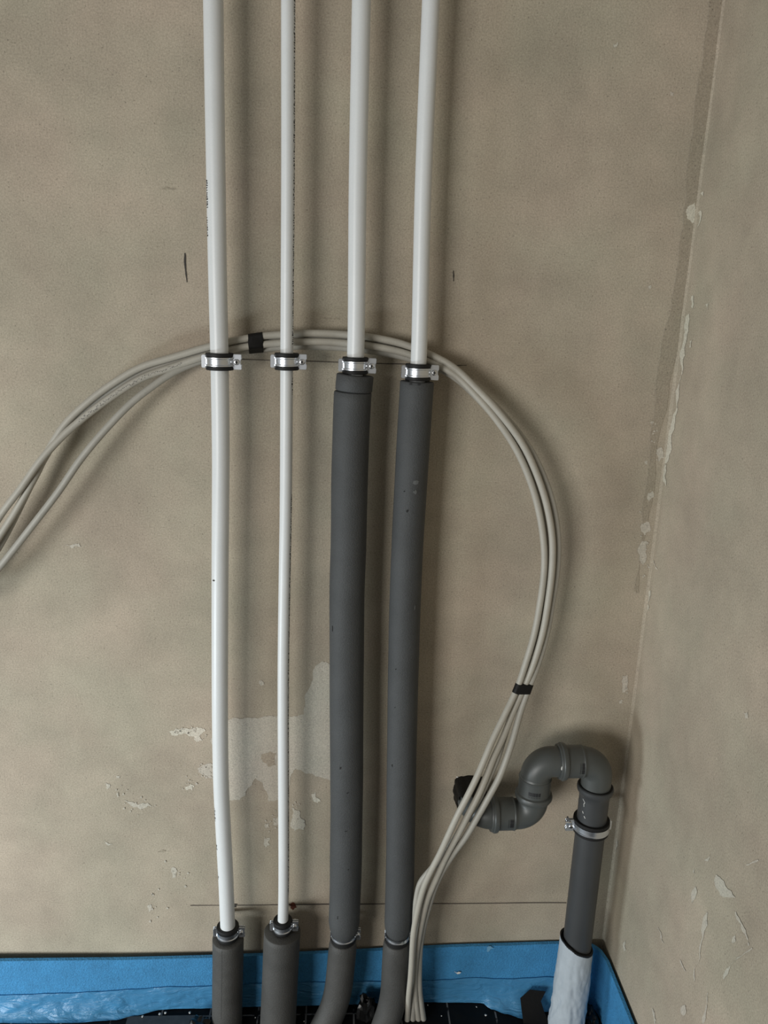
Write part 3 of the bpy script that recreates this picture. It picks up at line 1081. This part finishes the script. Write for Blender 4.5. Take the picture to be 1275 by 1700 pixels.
# black gasket edge in that mouth
bm = lathe_bm([(0.0252, 0.0), (0.0282, 0.0), (0.0282, 0.0012), (0.0252, 0.0012)], 0, 2 * math.pi, 40, True)
bmesh.ops.translate(bm, verts=bm.verts, vec=(x3, Y, zs))
from_bm('gasket', bm, rubber_m, drain)
# white scratches on the straight pipe
bm = bmesh.new()


def cyl_stroke(bm, pts, r, w):
    row = []
    for px, py in pts:
        rr = ray(px, py)
        # hit the vertical cylinder x3, Y
        ox, oy = CAM.x - x3, CAM.y - Y
        a = rr.x ** 2 + rr.y ** 2
        b = 2 * (ox * rr.x + oy * rr.y)
        cc = ox * ox + oy * oy - r * r
        s = (-b - math.sqrt(max(0, b * b - 4 * a * cc))) / (2 * a)
        p = CAM + rr * s
        row.append(p)
    for a, b in zip(row, row[1:]):
        e = (b - a)
        n = Vector(((a.x - x3), (a.y - Y), 0)).normalized()
        sd = e.cross(n).normalized() * w / 2
        vs = [bm.verts.new(q) for q in (a - sd, a + sd, b + sd, b - sd)]
        bm.faces.new(vs)


cyl_stroke(bm, [(965, 1319.5), (968, 1327), (971, 1333), (969.2, 1334.5), (969.3, 1339.5)], 0.0256, 0.0008)
cyl_stroke(bm, [(967, 1346.5), (968.3, 1350.5)], 0.0256, 0.0012)
cyl_stroke(bm, [(969.5, 1355), (971.5, 1359)], 0.0256, 0.0012)
from_bm('scratch', bm, crumb_m, vp, False)['label'] = 'thin white scratches'
# dab of white on the top collar
bm = bmesh.new()
bmesh.ops.create_icosphere(bm, subdivisions=1, radius=1)
bmesh.ops.scale(bm, verts=bm.verts, vec=(0.0014, 0.0008, 0.004))
bmesh.ops.translate(bm, verts=bm.verts, vec=Vector((h2s - 0.0004, Y, z2)) + Vector((0, -0.0262, 0.004)))
from_bm('paint_dab', bm, crumb_m, e4)

# black tape round the stub at the wall, with torn edges
rr = random.Random(5)
bm = bmesh.new()
rows = []
SEG = 48
for i in range(7):
    row = []
    for k in range(SEG):
        a = 2 * math.pi * k / SEG
        # tape covers the top and the left side further than the underside
        cov = 0.034 + 0.030 * max(0, math.sin(a)) + 0.008 * noise.noise((math.cos(a) * 3, math.sin(a) * 3, 2.2)) + 0.006 * rr.uniform(-1, 1) * (i == 6)
        yy = 0.004 - cov * i / 6
        r = 0.0264 + 0.0030 * (1 - i / 6) + 0.0010 * noise.noise((math.cos(a) * 4, math.sin(a) * 4, i * 0.7))
        # squarish folded tape
        sq = 1 + 0.16 * max(0, math.cos(4 * (a - math.pi * 0.75)))
        row.append(bm.verts.new((x1 + r * sq * math.cos(a), yy, z1 + r * sq * math.sin(a))))
    rows.append(row)
for i in range(6):
    for k in range(SEG):
        bm.faces.new((rows[i][k], rows[i][(k + 1) % SEG], rows[i + 1][(k + 1) % SEG], rows[i + 1][k]))
wrap_tape = from_bm('black_tape_wrap', bm, tape_m, e1, True, 0.4)
wrap_tape['label'] = 'crumpled black tape round the stub at the wall'


def hit_stub(px, py, r=0.0285):
    q = ray(px, py)
    ox, oz = CAM.x - x1, CAM.z - z1
    a, b, c = q.x ** 2 + q.z ** 2, 2 * (ox * q.x + oz * q.z), ox * ox + oz * oz - r * r
    s = (-b - math.sqrt(max(0, b * b - 4 * a * c))) / (2 * a)
    p = CAM + q * s
    return p if p.y < 0 else P(px, py, 0.001)


for i, (px, py) in enumerate(((759, 1290), (767, 1296))):
    bm = bmesh.new()
    bmesh.ops.create_icosphere(bm, subdivisions=1, radius=1)
    bmesh.ops.scale(bm, verts=bm.verts, vec=(0.0022, 0.001, 0.0015))
    bmesh.ops.translate(bm, verts=bm.verts, vec=hit_stub(px, py))
    from_bm('white_speck', bm, crumb_m, wrap_tape)  # small white specks on the tape

# clamp on the straight drain pipe, screw ear on the left
zc = P(980, 1368, DD).z
dc = clamp('large zinc clamp round the straight grey drain pipe', Vector((x3, Y, zc)), 0.0251, 0.0044, h=0.024, bh=0.012, ear_r=0.0160, ear_l=0.0060, flip=-1, screw_out=0.002)

bm = bmesh.new()
cyl(bm, (-0.0400, -0.004, 0.006), (-0.0460, -0.010, 0.0215), 0.0017, 10)
cyl(bm, (-0.0375, -0.006, 0.0075), (-0.0475, -0.006, 0.0075), 0.0020, 10)
lev = from_bm('quick_latch', bm, steel_m, None, True, 0.5)
lev.parent = dc
lev['label'] = 'small metal latch sticking up at the left of the clamp'

# white fleece wrapped round the foot of the drain pipe
def wrapfn(i, n, a):
    f = i / n
    u, v = math.cos(a), math.sin(a)
    k = min(1, f * 6)

    def ridge(q):                                      # sharp creases of stiff fleece
        return 1 - 2.2 * abs(noise.noise(q))
    return k * (0.0012 * noise.noise((i * 0.12, u * 2, v * 2)) + (0.0008 + 0.0022 * f) * ridge((i * 0.10 + u, u * 2.2 + 7, v * 2.2 + i * 0.05))
                + 0.0009 * ridge((i * 0.25 - u * 2, u * 4.5 + 1, v * 4.5)) - 0.0009)


wt, wb = P(955, 1567, DD).z, -0.04
NW = 60
pts = [Vector((x3 - 0.001 - 0.003 * i / NW, Y - 0.004 * i / NW, wt + (wb - wt) * i / NW)) for i in range(NW + 1)]
wbm = sweep_bm(pts, [0.0300 + 0.0030 * i / NW for i in range(NW + 1)], 90, bore=None, cap=False, wob=wrapfn)
for v in wbm.verts:                                   # slanting top edge, high at the left
    if v.co.z > wt - 0.05:
        k = (v.co.z - (wt - 0.05)) / 0.05
        v.co.z += -0.42 * (v.co.x - x3) * k + 0.0014 * k * noise.noise((v.co.x * 70, v.co.y * 70, 1))
wrap = from_bm('fleece_wrap', wbm, wrap_m, drain, True, 1.2)
wrap['label'] = 'crumpled white fleece wrapped round the foot of the pipe'
bm = lathe_bm([(0.0256, -0.03), (0.0286, -0.03), (0.0300, 0.0002), (0.0304, 0.0042), (0.0272, 0.0046)], 0, 2 * math.pi, 48, True)
for v in bm.verts:
    v.co.z += -0.42 * v.co.x + 0.0016 * noise.noise((v.co.x * 90, v.co.y * 90, 9))
    v.co += Vector((x3 - 0.001, Y, wt))
from_bm('black_rim', bm, rubber_m, drain, True, 0.6)['label'] = 'ragged black inner layer showing above the fleece'

# ------------------------------------------------------------------ cables
RC = 0.0053


def cable(label, pts, material, r=RC):
    ctrl = [P(px, py, d) for px, py, d in pts]
    e = ctrl[-1] - ctrl[-2]
    path = catmull(ctrl, 8)
    o = sweep('power_cable', path, r, material, None, seg=14)
    tag(o, label, 'cable', 'grey power cables in the bundle')
    return o, path


FD = -PF(692, 1692).y                    # where the cables reach the floor
cab2, path2 = cable('grey power cable forming the outer, topmost line of the arch', [
    (-60, 985, .050), (0, 889, .046), (24, 852, .044), (58, 792, .040), (80, 748, .034), (110, 702, .032), (149, 665, .031), (188, 636, .030), (235, 609, .029), (290, 592, .028), (345, 576, .027), (400, 563.5, .026),
    (440, 557.5, .024), (500, 553.5, .022), (551, 554, .022), (614, 559.5, .024), (668, 571, .027), (728, 595, .034), (757, 613, .040), (790, 644, .046), (828, 684, .052),
    (866, 735, .056), (889, 782, .058), (907, 836, .060), (916.5, 892, .062), (916.5, 942, .063), (909.5, 1002, .064), (900, 1054, .065), (884, 1107, .066), (869, 1143, .067),
    (851, 1184, .074), (834.5, 1226, .086), (820, 1257, .096), (809, 1285, .104), (795, 1318, .110), (778, 1351, .111), (759, 1388, .106), (741, 1421, .098), (726, 1454, .090), (710, 1492, .083),
    (701, 1527, .078), (694.5, 1561, .074), (690, 1597, .069), (688.5, 1625, .064), (689.5, 1653, .060), (694.5, 1692, FD)], cable_m)
cab1, path1 = cable('grey power cable on the inner side of the arch, frontmost further down', [
    (-60, 960, .052), (0, 857, .050), (35, 810, .049), (67, 765, .047), (102, 726, .043), (137, 695, .039), (188, 657, .036), (235, 628, .033), (290, 608, .030), (345, 590, .028), (400, 577, .026), (440, 571.5, .024),
    (500, 567.5, .022), (551, 568, .022), (614, 574, .024), (668, 585, .027), (728, 607, .034), (757, 624, .040), (790, 656, .046), (826, 699, .050),
    (857, 746, .053), (880, 798, .055), (895, 851, .057), (903, 907, .059), (903, 949, .060), (896, 1005, .061), (886.5, 1054, .063), (873, 1100, .066), (858.5, 1143, .070),
    (838, 1187, .082), (819, 1226, .094), (806, 1257, .103), (794, 1285, .110), (778, 1318, .116), (761, 1351, .118), (746.6, 1382, .114), (729.6, 1419, .106), (716.5, 1444, .100), (705, 1469, .095),
    (696, 1500, .090), (688.5, 1536, .088), (685.5, 1561, .086), (683.5, 1596, .083), (681.5, 1625, .079), (679, 1650, .073), (676, 1694, FD)], cable_m)
cab3, path3 = cable('grey power cable at the back of the arch, rightmost where the bundle fans out', [
    (-60, 1000, .040), (0, 905, .036), (20, 868, .034), (46, 815, .031), (72, 764, .028), (102, 718, .026), (140, 681, .024), (188, 646, .022), (235, 618, .020), (290, 600, .018), (345, 583, .016), (400, 570, .014), (440, 564.5, .012),
    (500, 560.5, .011), (551, 561, .011), (614, 566.5, .012), (668, 577.5, .015), (728, 600, .022), (757, 617, .029), (793, 646, .036), (833, 686, .042),
    (874.5, 737, .046), (899, 783, .048), (917.5, 836, .050), (926, 892, .052), (925, 942, .053), (916.5, 1002, .055), (907, 1054, .057), (891.5, 1107, .060), (877.5, 1143, .066),
    (864, 1182, .074), (852, 1226, .088), (841, 1260, .098), (829, 1290, .104), (812, 1322, .108), (794, 1354, .107), (774, 1388, .102), (754, 1415, .094), (736, 1443, .086), (722.5, 1471, .080),
    (713, 1500, .074), (703.5, 1536, .070), (698, 1568, .066), (696, 1606, .062), (696.5, 1644, .058), (703, 1692, FD)], cable2_m)
cab4, path4 = cable('lone lower grey cable at the left, hidden behind the others on the right', [
    (-60, 1012, .056), (0, 941, .054), (59, 866, .052), (98, 815, .050), (133, 764, .048), (169, 720, .045), (216, 671, .040), (251, 643, .035), (290, 617, .028), (333, 599, .021), (400, 583, .015), (440, 578.5, .012),
    (500, 574.5, .011), (551, 576, .011), (614, 582, .012), (668, 592, .015), (728, 612, .022), (757, 628, .029), (792, 660, .036), (829, 702, .040),
    (861, 748, .043), (884, 798, .045), (899, 851, .047), (907, 907, .049), (907, 949, .050), (900, 1005, .052), (890, 1054, .054), (878, 1100, .057), (866, 1143, .060),
    (850, 1184, .066), (836, 1226, .078), (826, 1257, .090), (812, 1290, .098), (797, 1322, .101), (778, 1354, .098), (758, 1388, .092), (738, 1418, .084), (714, 1445, .074), (698, 1466, .070),
    (691.5, 1493, .070), (689, 1530, .069), (688, 1570, .067), (687.5, 1610, .064), (686.5, 1650, .060), (685.5, 1692, FD)], cable2_m)


def jacket_print(cab, path, rows, seed):
    rnd = random.Random(seed)
    bm = bmesh.new()
    for i in range(len(path) - 1):
        p = path[i]
        v = p - CAM
        px = CX + v.dot(CR) / v.dot(CF) * FPX
        if not any(a <= px <= b for a, b in rows):
            continue
        t = (path[i + 1] - p).normalized()
        o = (CAM - p)
        o = (o - t * o.dot(t)).normalized()
        s = t.cross(o)
        L_ = (path[i + 1] - p).length
        q = 0.0
        while q < L_:
            w = rnd.uniform(0.0006, 0.0016)
            a0 = rnd.uniform(-0.5, 0.1)
            a1 = a0 + rnd.uniform(0.15, 0.45)
            vs = []
            for qq in (q, q + w):
                for a in (a0, (a0 + a1) / 2, a1):
                    vs.append(bm.verts.new(p + t * qq + (o * math.cos(a) + s * math.sin(a)) * (RC + 0.0002)))
            for k in range(2):
                bm.faces.new((vs[k], vs[k + 1], vs[4 + k], vs[3 + k]))
            q += w + rnd.uniform(0.0006, 0.002)
    if len(bm.faces):
        ob = from_bm('printed_lettering', bm, mat('jacket_ink', (0.20, 0.19, 0.17, 1), 0.6), cab, False)
        ob['kind'] = 'stuff'
        ob['label'] = 'worn dark print along the jacket'
    else:
        bm.free()


jacket_print(cab1, path1, [(130, 300)], 3)


def tape_band(name, label, paths, px_row, half, col, mat_):
    """a tight band of tape: hull of the cables' cross-sections over a short length"""
    bm = bmesh.new()
    for path in paths:
        def key(p):
            v = p - CAM
            q = CX + v.dot(CR) / v.dot(CF) * FPX if col else CY - v.dot(CU) / v.dot(CF) * FPX
            return abs(q - px_row)
        # dense local resample
        i = min(range(2, len(path) - 2), key=lambda k: key(path[k]) + (0 if (px_row > 900 or not col) else 0))
        t = (path[i + 1] - path[i - 1]).normalized()
        cand = [path[i] + t * s * 0.001 for s in range(-12, 13)]
        c = min(cand, key=key)
        u = t.orthogonal().normalized()
        w = t.cross(u)
        for s in (-half, half):
            for k in range(14):
                a = 2 * math.pi * k / 14
                bm.verts.new(c + t * s + (u * math.cos(a) + w * math.sin(a)) * (RC + 0.0006))
    res = bmesh.ops.convex_hull(bm, input=bm.verts)
    bmesh.ops.delete(bm, geom=[v for v in bm.verts if not v.link_faces], context='VERTS')
    o = from_bm(name, bm, mat_, None, True, 0.6)
    return tag(o, label, 'tape', 'black tape bands on the cable bundle')


ALL = [path1, path2, path3, path4]
tape_band('tape_band', 'black tape band on the cable arch between the two leftmost pipes', ALL, 424.5, 0.0105, True, tape_m)
lower = [[p for p in q if CY - (p - CAM).dot(CU) / (p - CAM).dot(CF) * FPX > 1000 and p.x > P(760, 1000).x] for q in ALL]
tape_band('tape_band', 'narrow black tape band on the cables above the drain elbows', lower, 1143, 0.0078, False, tape_m)

# ------------------------------------------------------------------ blue edge strip and its film
ST = 0.0050                                            # foam thickness


def gap(x):
    """the strip stands away from the back wall at the left and hugs it towards the corner"""
    k = min(1, max(0, (x + 1.15) / 0.85))
    return 0.0125 - 0.0097 * k


def face(x):
    return gap(x) + ST + 0.0030


plan = []                                              # rear face in plan: along the back wall, round the corner, along the right wall
xs = [-3.1 + i * 0.04 for i in range(int((3.1 - 0.07) / 0.04) + 1)]
for x in xs:
    plan.append(Vector((x, -gap(x) - 0.0010 * noise.noise((x * 6, 0, 0)), 0)))
for i in range(1, 10):
    a = math.pi / 2 * i / 10
    plan.append(Vector((-0.048 + 0.042 * math.sin(a), -0.0030 - 0.042 * (1 - math.cos(a)), 0)))
for i in range(60):
    plan.append(Vector((-0.0040 - 0.001 * noise.noise((i * 0.3, 2, 0)), -0.05 - 0.04 * i - 0.0, 0)))


def strip_top(p):
    """the strip's upper edge is not quite level"""
    if p.y > -0.03:
        px0 = [(-3.2, 0.082), (P(0, 1588).x, P(0, 1589, 0.012).z), (P(200, 1589).x, P(200, 1589, 0.012).z), (P(345, 1588).x, P(345, 1587, 0.012).z), (P(600, 1580).x, P(600, 1579, 0.012).z),
               (P(760, 1572).x, P(760, 1572, 0.012).z), (P(930, 1568).x, P(930, 1567.5, 0.012).z), (0.01, P(975, 1567, 0.012).z)]
        for a, b in zip(px0, px0[1:]):
            if a[0] <= p.x <= b[0]:
                return a[1] + (b[1] - a[1]) * (p.x - a[0]) / (b[0] - a[0])
    return P(975, 1568, 0.012).z


bm = bmesh.new()
n = len(plan)
NZ = 6
F_, B_ = [], []
for i, p in enumerate(plan):
    t = (plan[min(n - 1, i + 1)] - plan[max(0, i - 1)]).normalized()
    nr = Vector((t.y, -t.x, 0))                       # towards the room
    top = strip_top(p)
    f, b = [], []
    for k in range(NZ + 1):
        z = -0.02 + (top + 0.02) * k / NZ
        lean = 0.0025 * (k / NZ) ** 2
        wv = 0.0008 * noise.noise((i * 0.5, k * 1.3, 3))
        f.append(bm.verts.new(p + nr * (ST + lean + wv) + Vector((0, 0, z - (0.0012 if k == NZ else 0)))))
        b.append(bm.verts.new(p + nr * (lean * 0.8) + Vector((0, 0, z))))
    F_.append(f)
    B_.append(b)
for i in range(n - 1):
    for k in range(NZ):
        bm.faces.new((F_[i][k], F_[i + 1][k], F_[i + 1][k + 1], F_[i][k + 1]))
        bm.faces.new((B_[i][k], B_[i][k + 1], B_[i + 1][k + 1], B_[i + 1][k]))
    bm.faces.new((F_[i][NZ], F_[i + 1][NZ], B_[i + 1][NZ], B_[i][NZ]))
    bm.faces.new((F_[i][0], B_[i][0], B_[i + 1][0], F_[i + 1][0]))
bm.faces.new(F_[0] + B_[0][::-1])
bm.faces.new(F_[-1] + B_[-1][::-1])
strip = from_bm('edge_insulation_strip', bm, blue_m, None, True, 0.5)
tag(strip, 'blue foam edge strip along the foot of both walls', 'foam strip')
for i, poly in enumerate(([(754, 1612), (758, 1614), (761, 1612.5), (765, 1613.5), (763, 1616), (759, 1616.5)], [(808, 1572), (815, 1570), (819, 1573), (813, 1577), (809, 1580)])):
    q = rough_outline(poly, random.Random(i), 2, 0.2)
    extrude_outline('plaster_speck', [P(v.x, v.y, face(P(v.x, v.y).x) + 0.0006) for v in q], Vector((0, -1, 0)), 0.0006, crumb_m if i == 0 else mat('pale_blue', (0.14, 0.34, 0.52, 1), 0.8), strip)


def film(name, label, xa, xb, z_top, front, seed, depth=0.006):
    """thin blue film hanging from the strip and spilling onto the floor; front(x) = its reach on the floor"""
    bm = bmesh.new()
    NU, NV = int((xb - xa) / 0.006) + 2, 12
    g = []
    for i in range(NU):
        x = xa + (xb - xa) * i / (NU - 1)
        fr = front(x)
        zt = z_top(x)
        row = []
        base = face(x) + 0.0003
        zt += 0.0035 * noise.noise((x * 14, seed, 0)) + 0.0015 * noise.noise((x * 50, seed, 2))
        for k in range(NV + 1):
            v = k / NV
            # quarter-round drop from the strip to the floor
            y = base + (fr - base) * (1 - math.cos(v * math.pi / 2)) ** 0.8
            z = 0.002 + (zt - 0.002) * (1 - math.sin(v * math.pi / 2))
            am = depth * math.sin(math.pi * min(1, v * 1.1)) if v < 0.9 else depth * 0.35
            w = noise.noise((x * 16 + seed, v * 1.6, 0)) + 0.6 * noise.noise((x * 42 + v * 5, v * 5 + seed, 3)) + 0.35 * noise.noise((x * 95, v * 9, seed))
            y += am * w + depth * 0.25 * (k > 0)
            z = max(0.0014, z + am * 0.6 * w)
            row.append(bm.verts.new((x, -max(base - 0.0004 * (k == 0), y), z)))
        g.append(row)
    for i in range(NU - 1):
        for k in range(NV):
            bm.faces.new((g[i][k], g[i + 1][k], g[i + 1][k + 1], g[i][k + 1]))
    o = from_bm(name, bm, film_m, None, True, 1.4)
    return tag(o, label, 'film')


def piecewise(tab):
    tab = sorted(tab)

    def f(x):
        if x <= tab[0][0]:
            return tab[0][1]
        for a, b in zip(tab, tab[1:]):
            if x <= b[0]:
                s = (x - a[0]) / (b[0] - a[0])
                s = s * s * (3 - 2 * s)
                return a[1] + (b[1] - a[1]) * s
        return tab[-1][1]
    return f


fr1 = piecewise([(PF(px, py).x, -PF(px, py).y) for px, py in ((-200, 1697), (0, 1699), (60, 1699), (130, 1698), (190, 1694), (225, 1686), (270, 1676), (330, 1671), (360, 1667), (420, 1668), (480, 1666), (530, 1667), (590, 1664), (640, 1663), (690, 1663))])
zt1 = piecewise([(P(px, py, ST).x, P(px, py, 0.015).z) for px, py in ((-200, 1648), (0, 1648), (100, 1647), (200, 1642), (300, 1638), (400, 1634), (520, 1632), (690, 1630))])
film('edge_film', 'crinkled blue film spilling onto the floor left of the pipes', -3.0, P(690, 1640, ST).x, zt1, fr1, 1.7)
fr2 = piecewise([(PF(px, py).x, -PF(px, py).y) for px, py in ((690, 1664), (740, 1665), (780, 1665), (800, 1666), (815, 1676), (840, 1684), (868, 1692), (880, 1690), (905, 1680), (960, 1678))])
zt2 = piecewise([(P(px, py, ST).x, P(px, py, 0.015).z) for px, py in ((690, 1630), (800, 1628), (960, 1626))])
film('edge_film', 'blue film with a loose flap between the cables and the white wrapped drain', P(690, 1640, ST).x, P(960, 1640, ST).x, zt2, fr2, 6.1, 0.005)

# ------------------------------------------------------------------ black tape pieces and bits on the floor
def crumpled(name, label, cat, c, sx, sy, sz, seed, material, group=None, sub=3):
    bm = bmesh.new()
    bmesh.ops.create_icosphere(bm, subdivisions=sub, radius=1)
    for v in bm.verts:
        k = 1 + 0.55 * noise.noise(v.co * 1.7 + Vector((seed * 3.1, 0, 0))) + 0.30 * noise.noise(v.co * 4.0 + Vector((0, seed, 0)))
        v.co = Vector((v.co.x * sx * k, v.co.y * sy * k, max(-0.55, v.co.z) * sz * k))
    lo = min(v.co.z for v in bm.verts)
    for v in bm.verts:
        v.co.z -= lo
    o = from_bm(name, bm, material, None, True, 0.35)
    o.location = c
    return tag(o, label, cat, group)


def ribbon(name, label, rows, thick, material):
    """folded strip of tape: rows of (left, right) points; gets its own thickness"""
    bm = bmesh.new()
    top = [[bm.verts.new(a), bm.verts.new(a.lerp(b, .33)), bm.verts.new(a.lerp(b, .66)), bm.verts.new(b)] for a, b in rows]
    for r0, r1 in zip(top, top[1:]):
        for k in range(3):
            bm.faces.new((r0[k], r0[k + 1], r1[k + 1], r1[k]))
    bmesh.ops.recalc_face_normals(bm, faces=bm.faces)
    bmesh.ops.solidify(bm, geom=bm.faces[:], thickness=thick)
    o = from_bm(name, bm, material, None, True, 0.5)
    return tag(o, label, 'tape')


ribbon('floor_tape', 'black tape strip bent up the blue strip beside the white wrapped drain', [
    (P(880, 1643, .026), P(906, 1646, .026)), (P(864, 1657, .034), P(898, 1662, .034)), (P(866, 1676, .045), P(903, 1678, .045)), (PF(869, 1698, .006), PF(912, 1700, .006)),
    (PF(876, 1745, .004), PF(925, 1748, .004))], 0.0012, tape_m)
crumpled('tape_scrap', 'crumpled black tape between the feet of the two right risers', 'tape', (P(610, 1660, .05).x, -0.040, 0.0), 0.017, 0.014, 0.030, 3, plastic_m)
crumpled('tape_scrap', 'crumpled black tape left of the leftmost foam sleeve', 'tape', (P(335, 1690, .05).x, -0.068, 0.0), 0.018, 0.022, 0.018, 8, plastic_m)
crumpled('tape_scrap', 'crumpled black tape in the corner right of the drain', 'tape', (P(979, 1690, .05).x, -0.055, 0.0), 0.011, 0.020, 0.014, 12, plastic_m)
# dark grey plastic edge under the film at the left
bm = bmesh.new()
a, b = PF(212, 1690), PF(328, 1681)
box(bm, a.x, b.x, -0.052, -0.030, 0.0003, 0.0022)
bmesh.ops.bevel(bm, geom=bm.edges[:], offset=0.0006, segments=2, affect='EDGES')
o = from_bm('plastic_floor_rail', bm, rail_m, None)
tag(o, 'dark grey plastic rail lying on the floor at the edge of the blue film', 'rail')
o['label'] = 'dark grey plastic rail lying on the floor at the edge of the blue film'
rr = random.Random(2)
bits = [(237, 1688), (265, 1684.5), (274.5, 1682), (315, 1682), (806, 1686), (733, 1687), (710, 1669), (424, 1690), (505, 1696), (791, 1672), (428, 1670)]
CRUMBS = ['white plaster crumb on the dark rail, leftmost of four', 'white plaster crumb on the dark rail, left one of the close pair',
          'white plaster crumb on the dark rail, right one of the close pair', 'white plaster crumb on the dark rail nearest the foam sleeve',
          'white plaster crumb on black foil below the loose film flap', 'tiny crumb on black foil just right of the cable ends',
          'tiny crumb on black foil at the foot of the film, beside the cables', 'tiny crumb on black foil between the two left foam sleeves',
          'tiny crumb on black foil right of the thickest foam sleeve', 'tiny crumb on black foil at the left end of the loose film flap',
          'tiny crumb at the film edge between the two left foam sleeves']
for i, (px, py) in enumerate(bits):
    bm = bmesh.new()
    bmesh.ops.create_icosphere(bm, subdivisions=1, radius=1)
    s = (0.0022 if i < 5 else 0.0012)
    for v in bm.verts:
        v.co = Vector((v.co.x * s * rr.uniform(.7, 1.3), v.co.y * s * rr.uniform(.7, 1.6), v.co.z * s * 0.6))
    q = PF(px, py, 0.0022 if i < 4 else 0.0)
    o = from_bm('plaster_crumb', bm, crumb_m, None)
    o.location = (q.x, q.y, (0.0022 if i < 4 else 0.0) + s * 0.55)
    tag(o, CRUMBS[i], 'crumb', 'plaster crumbs on the floor')
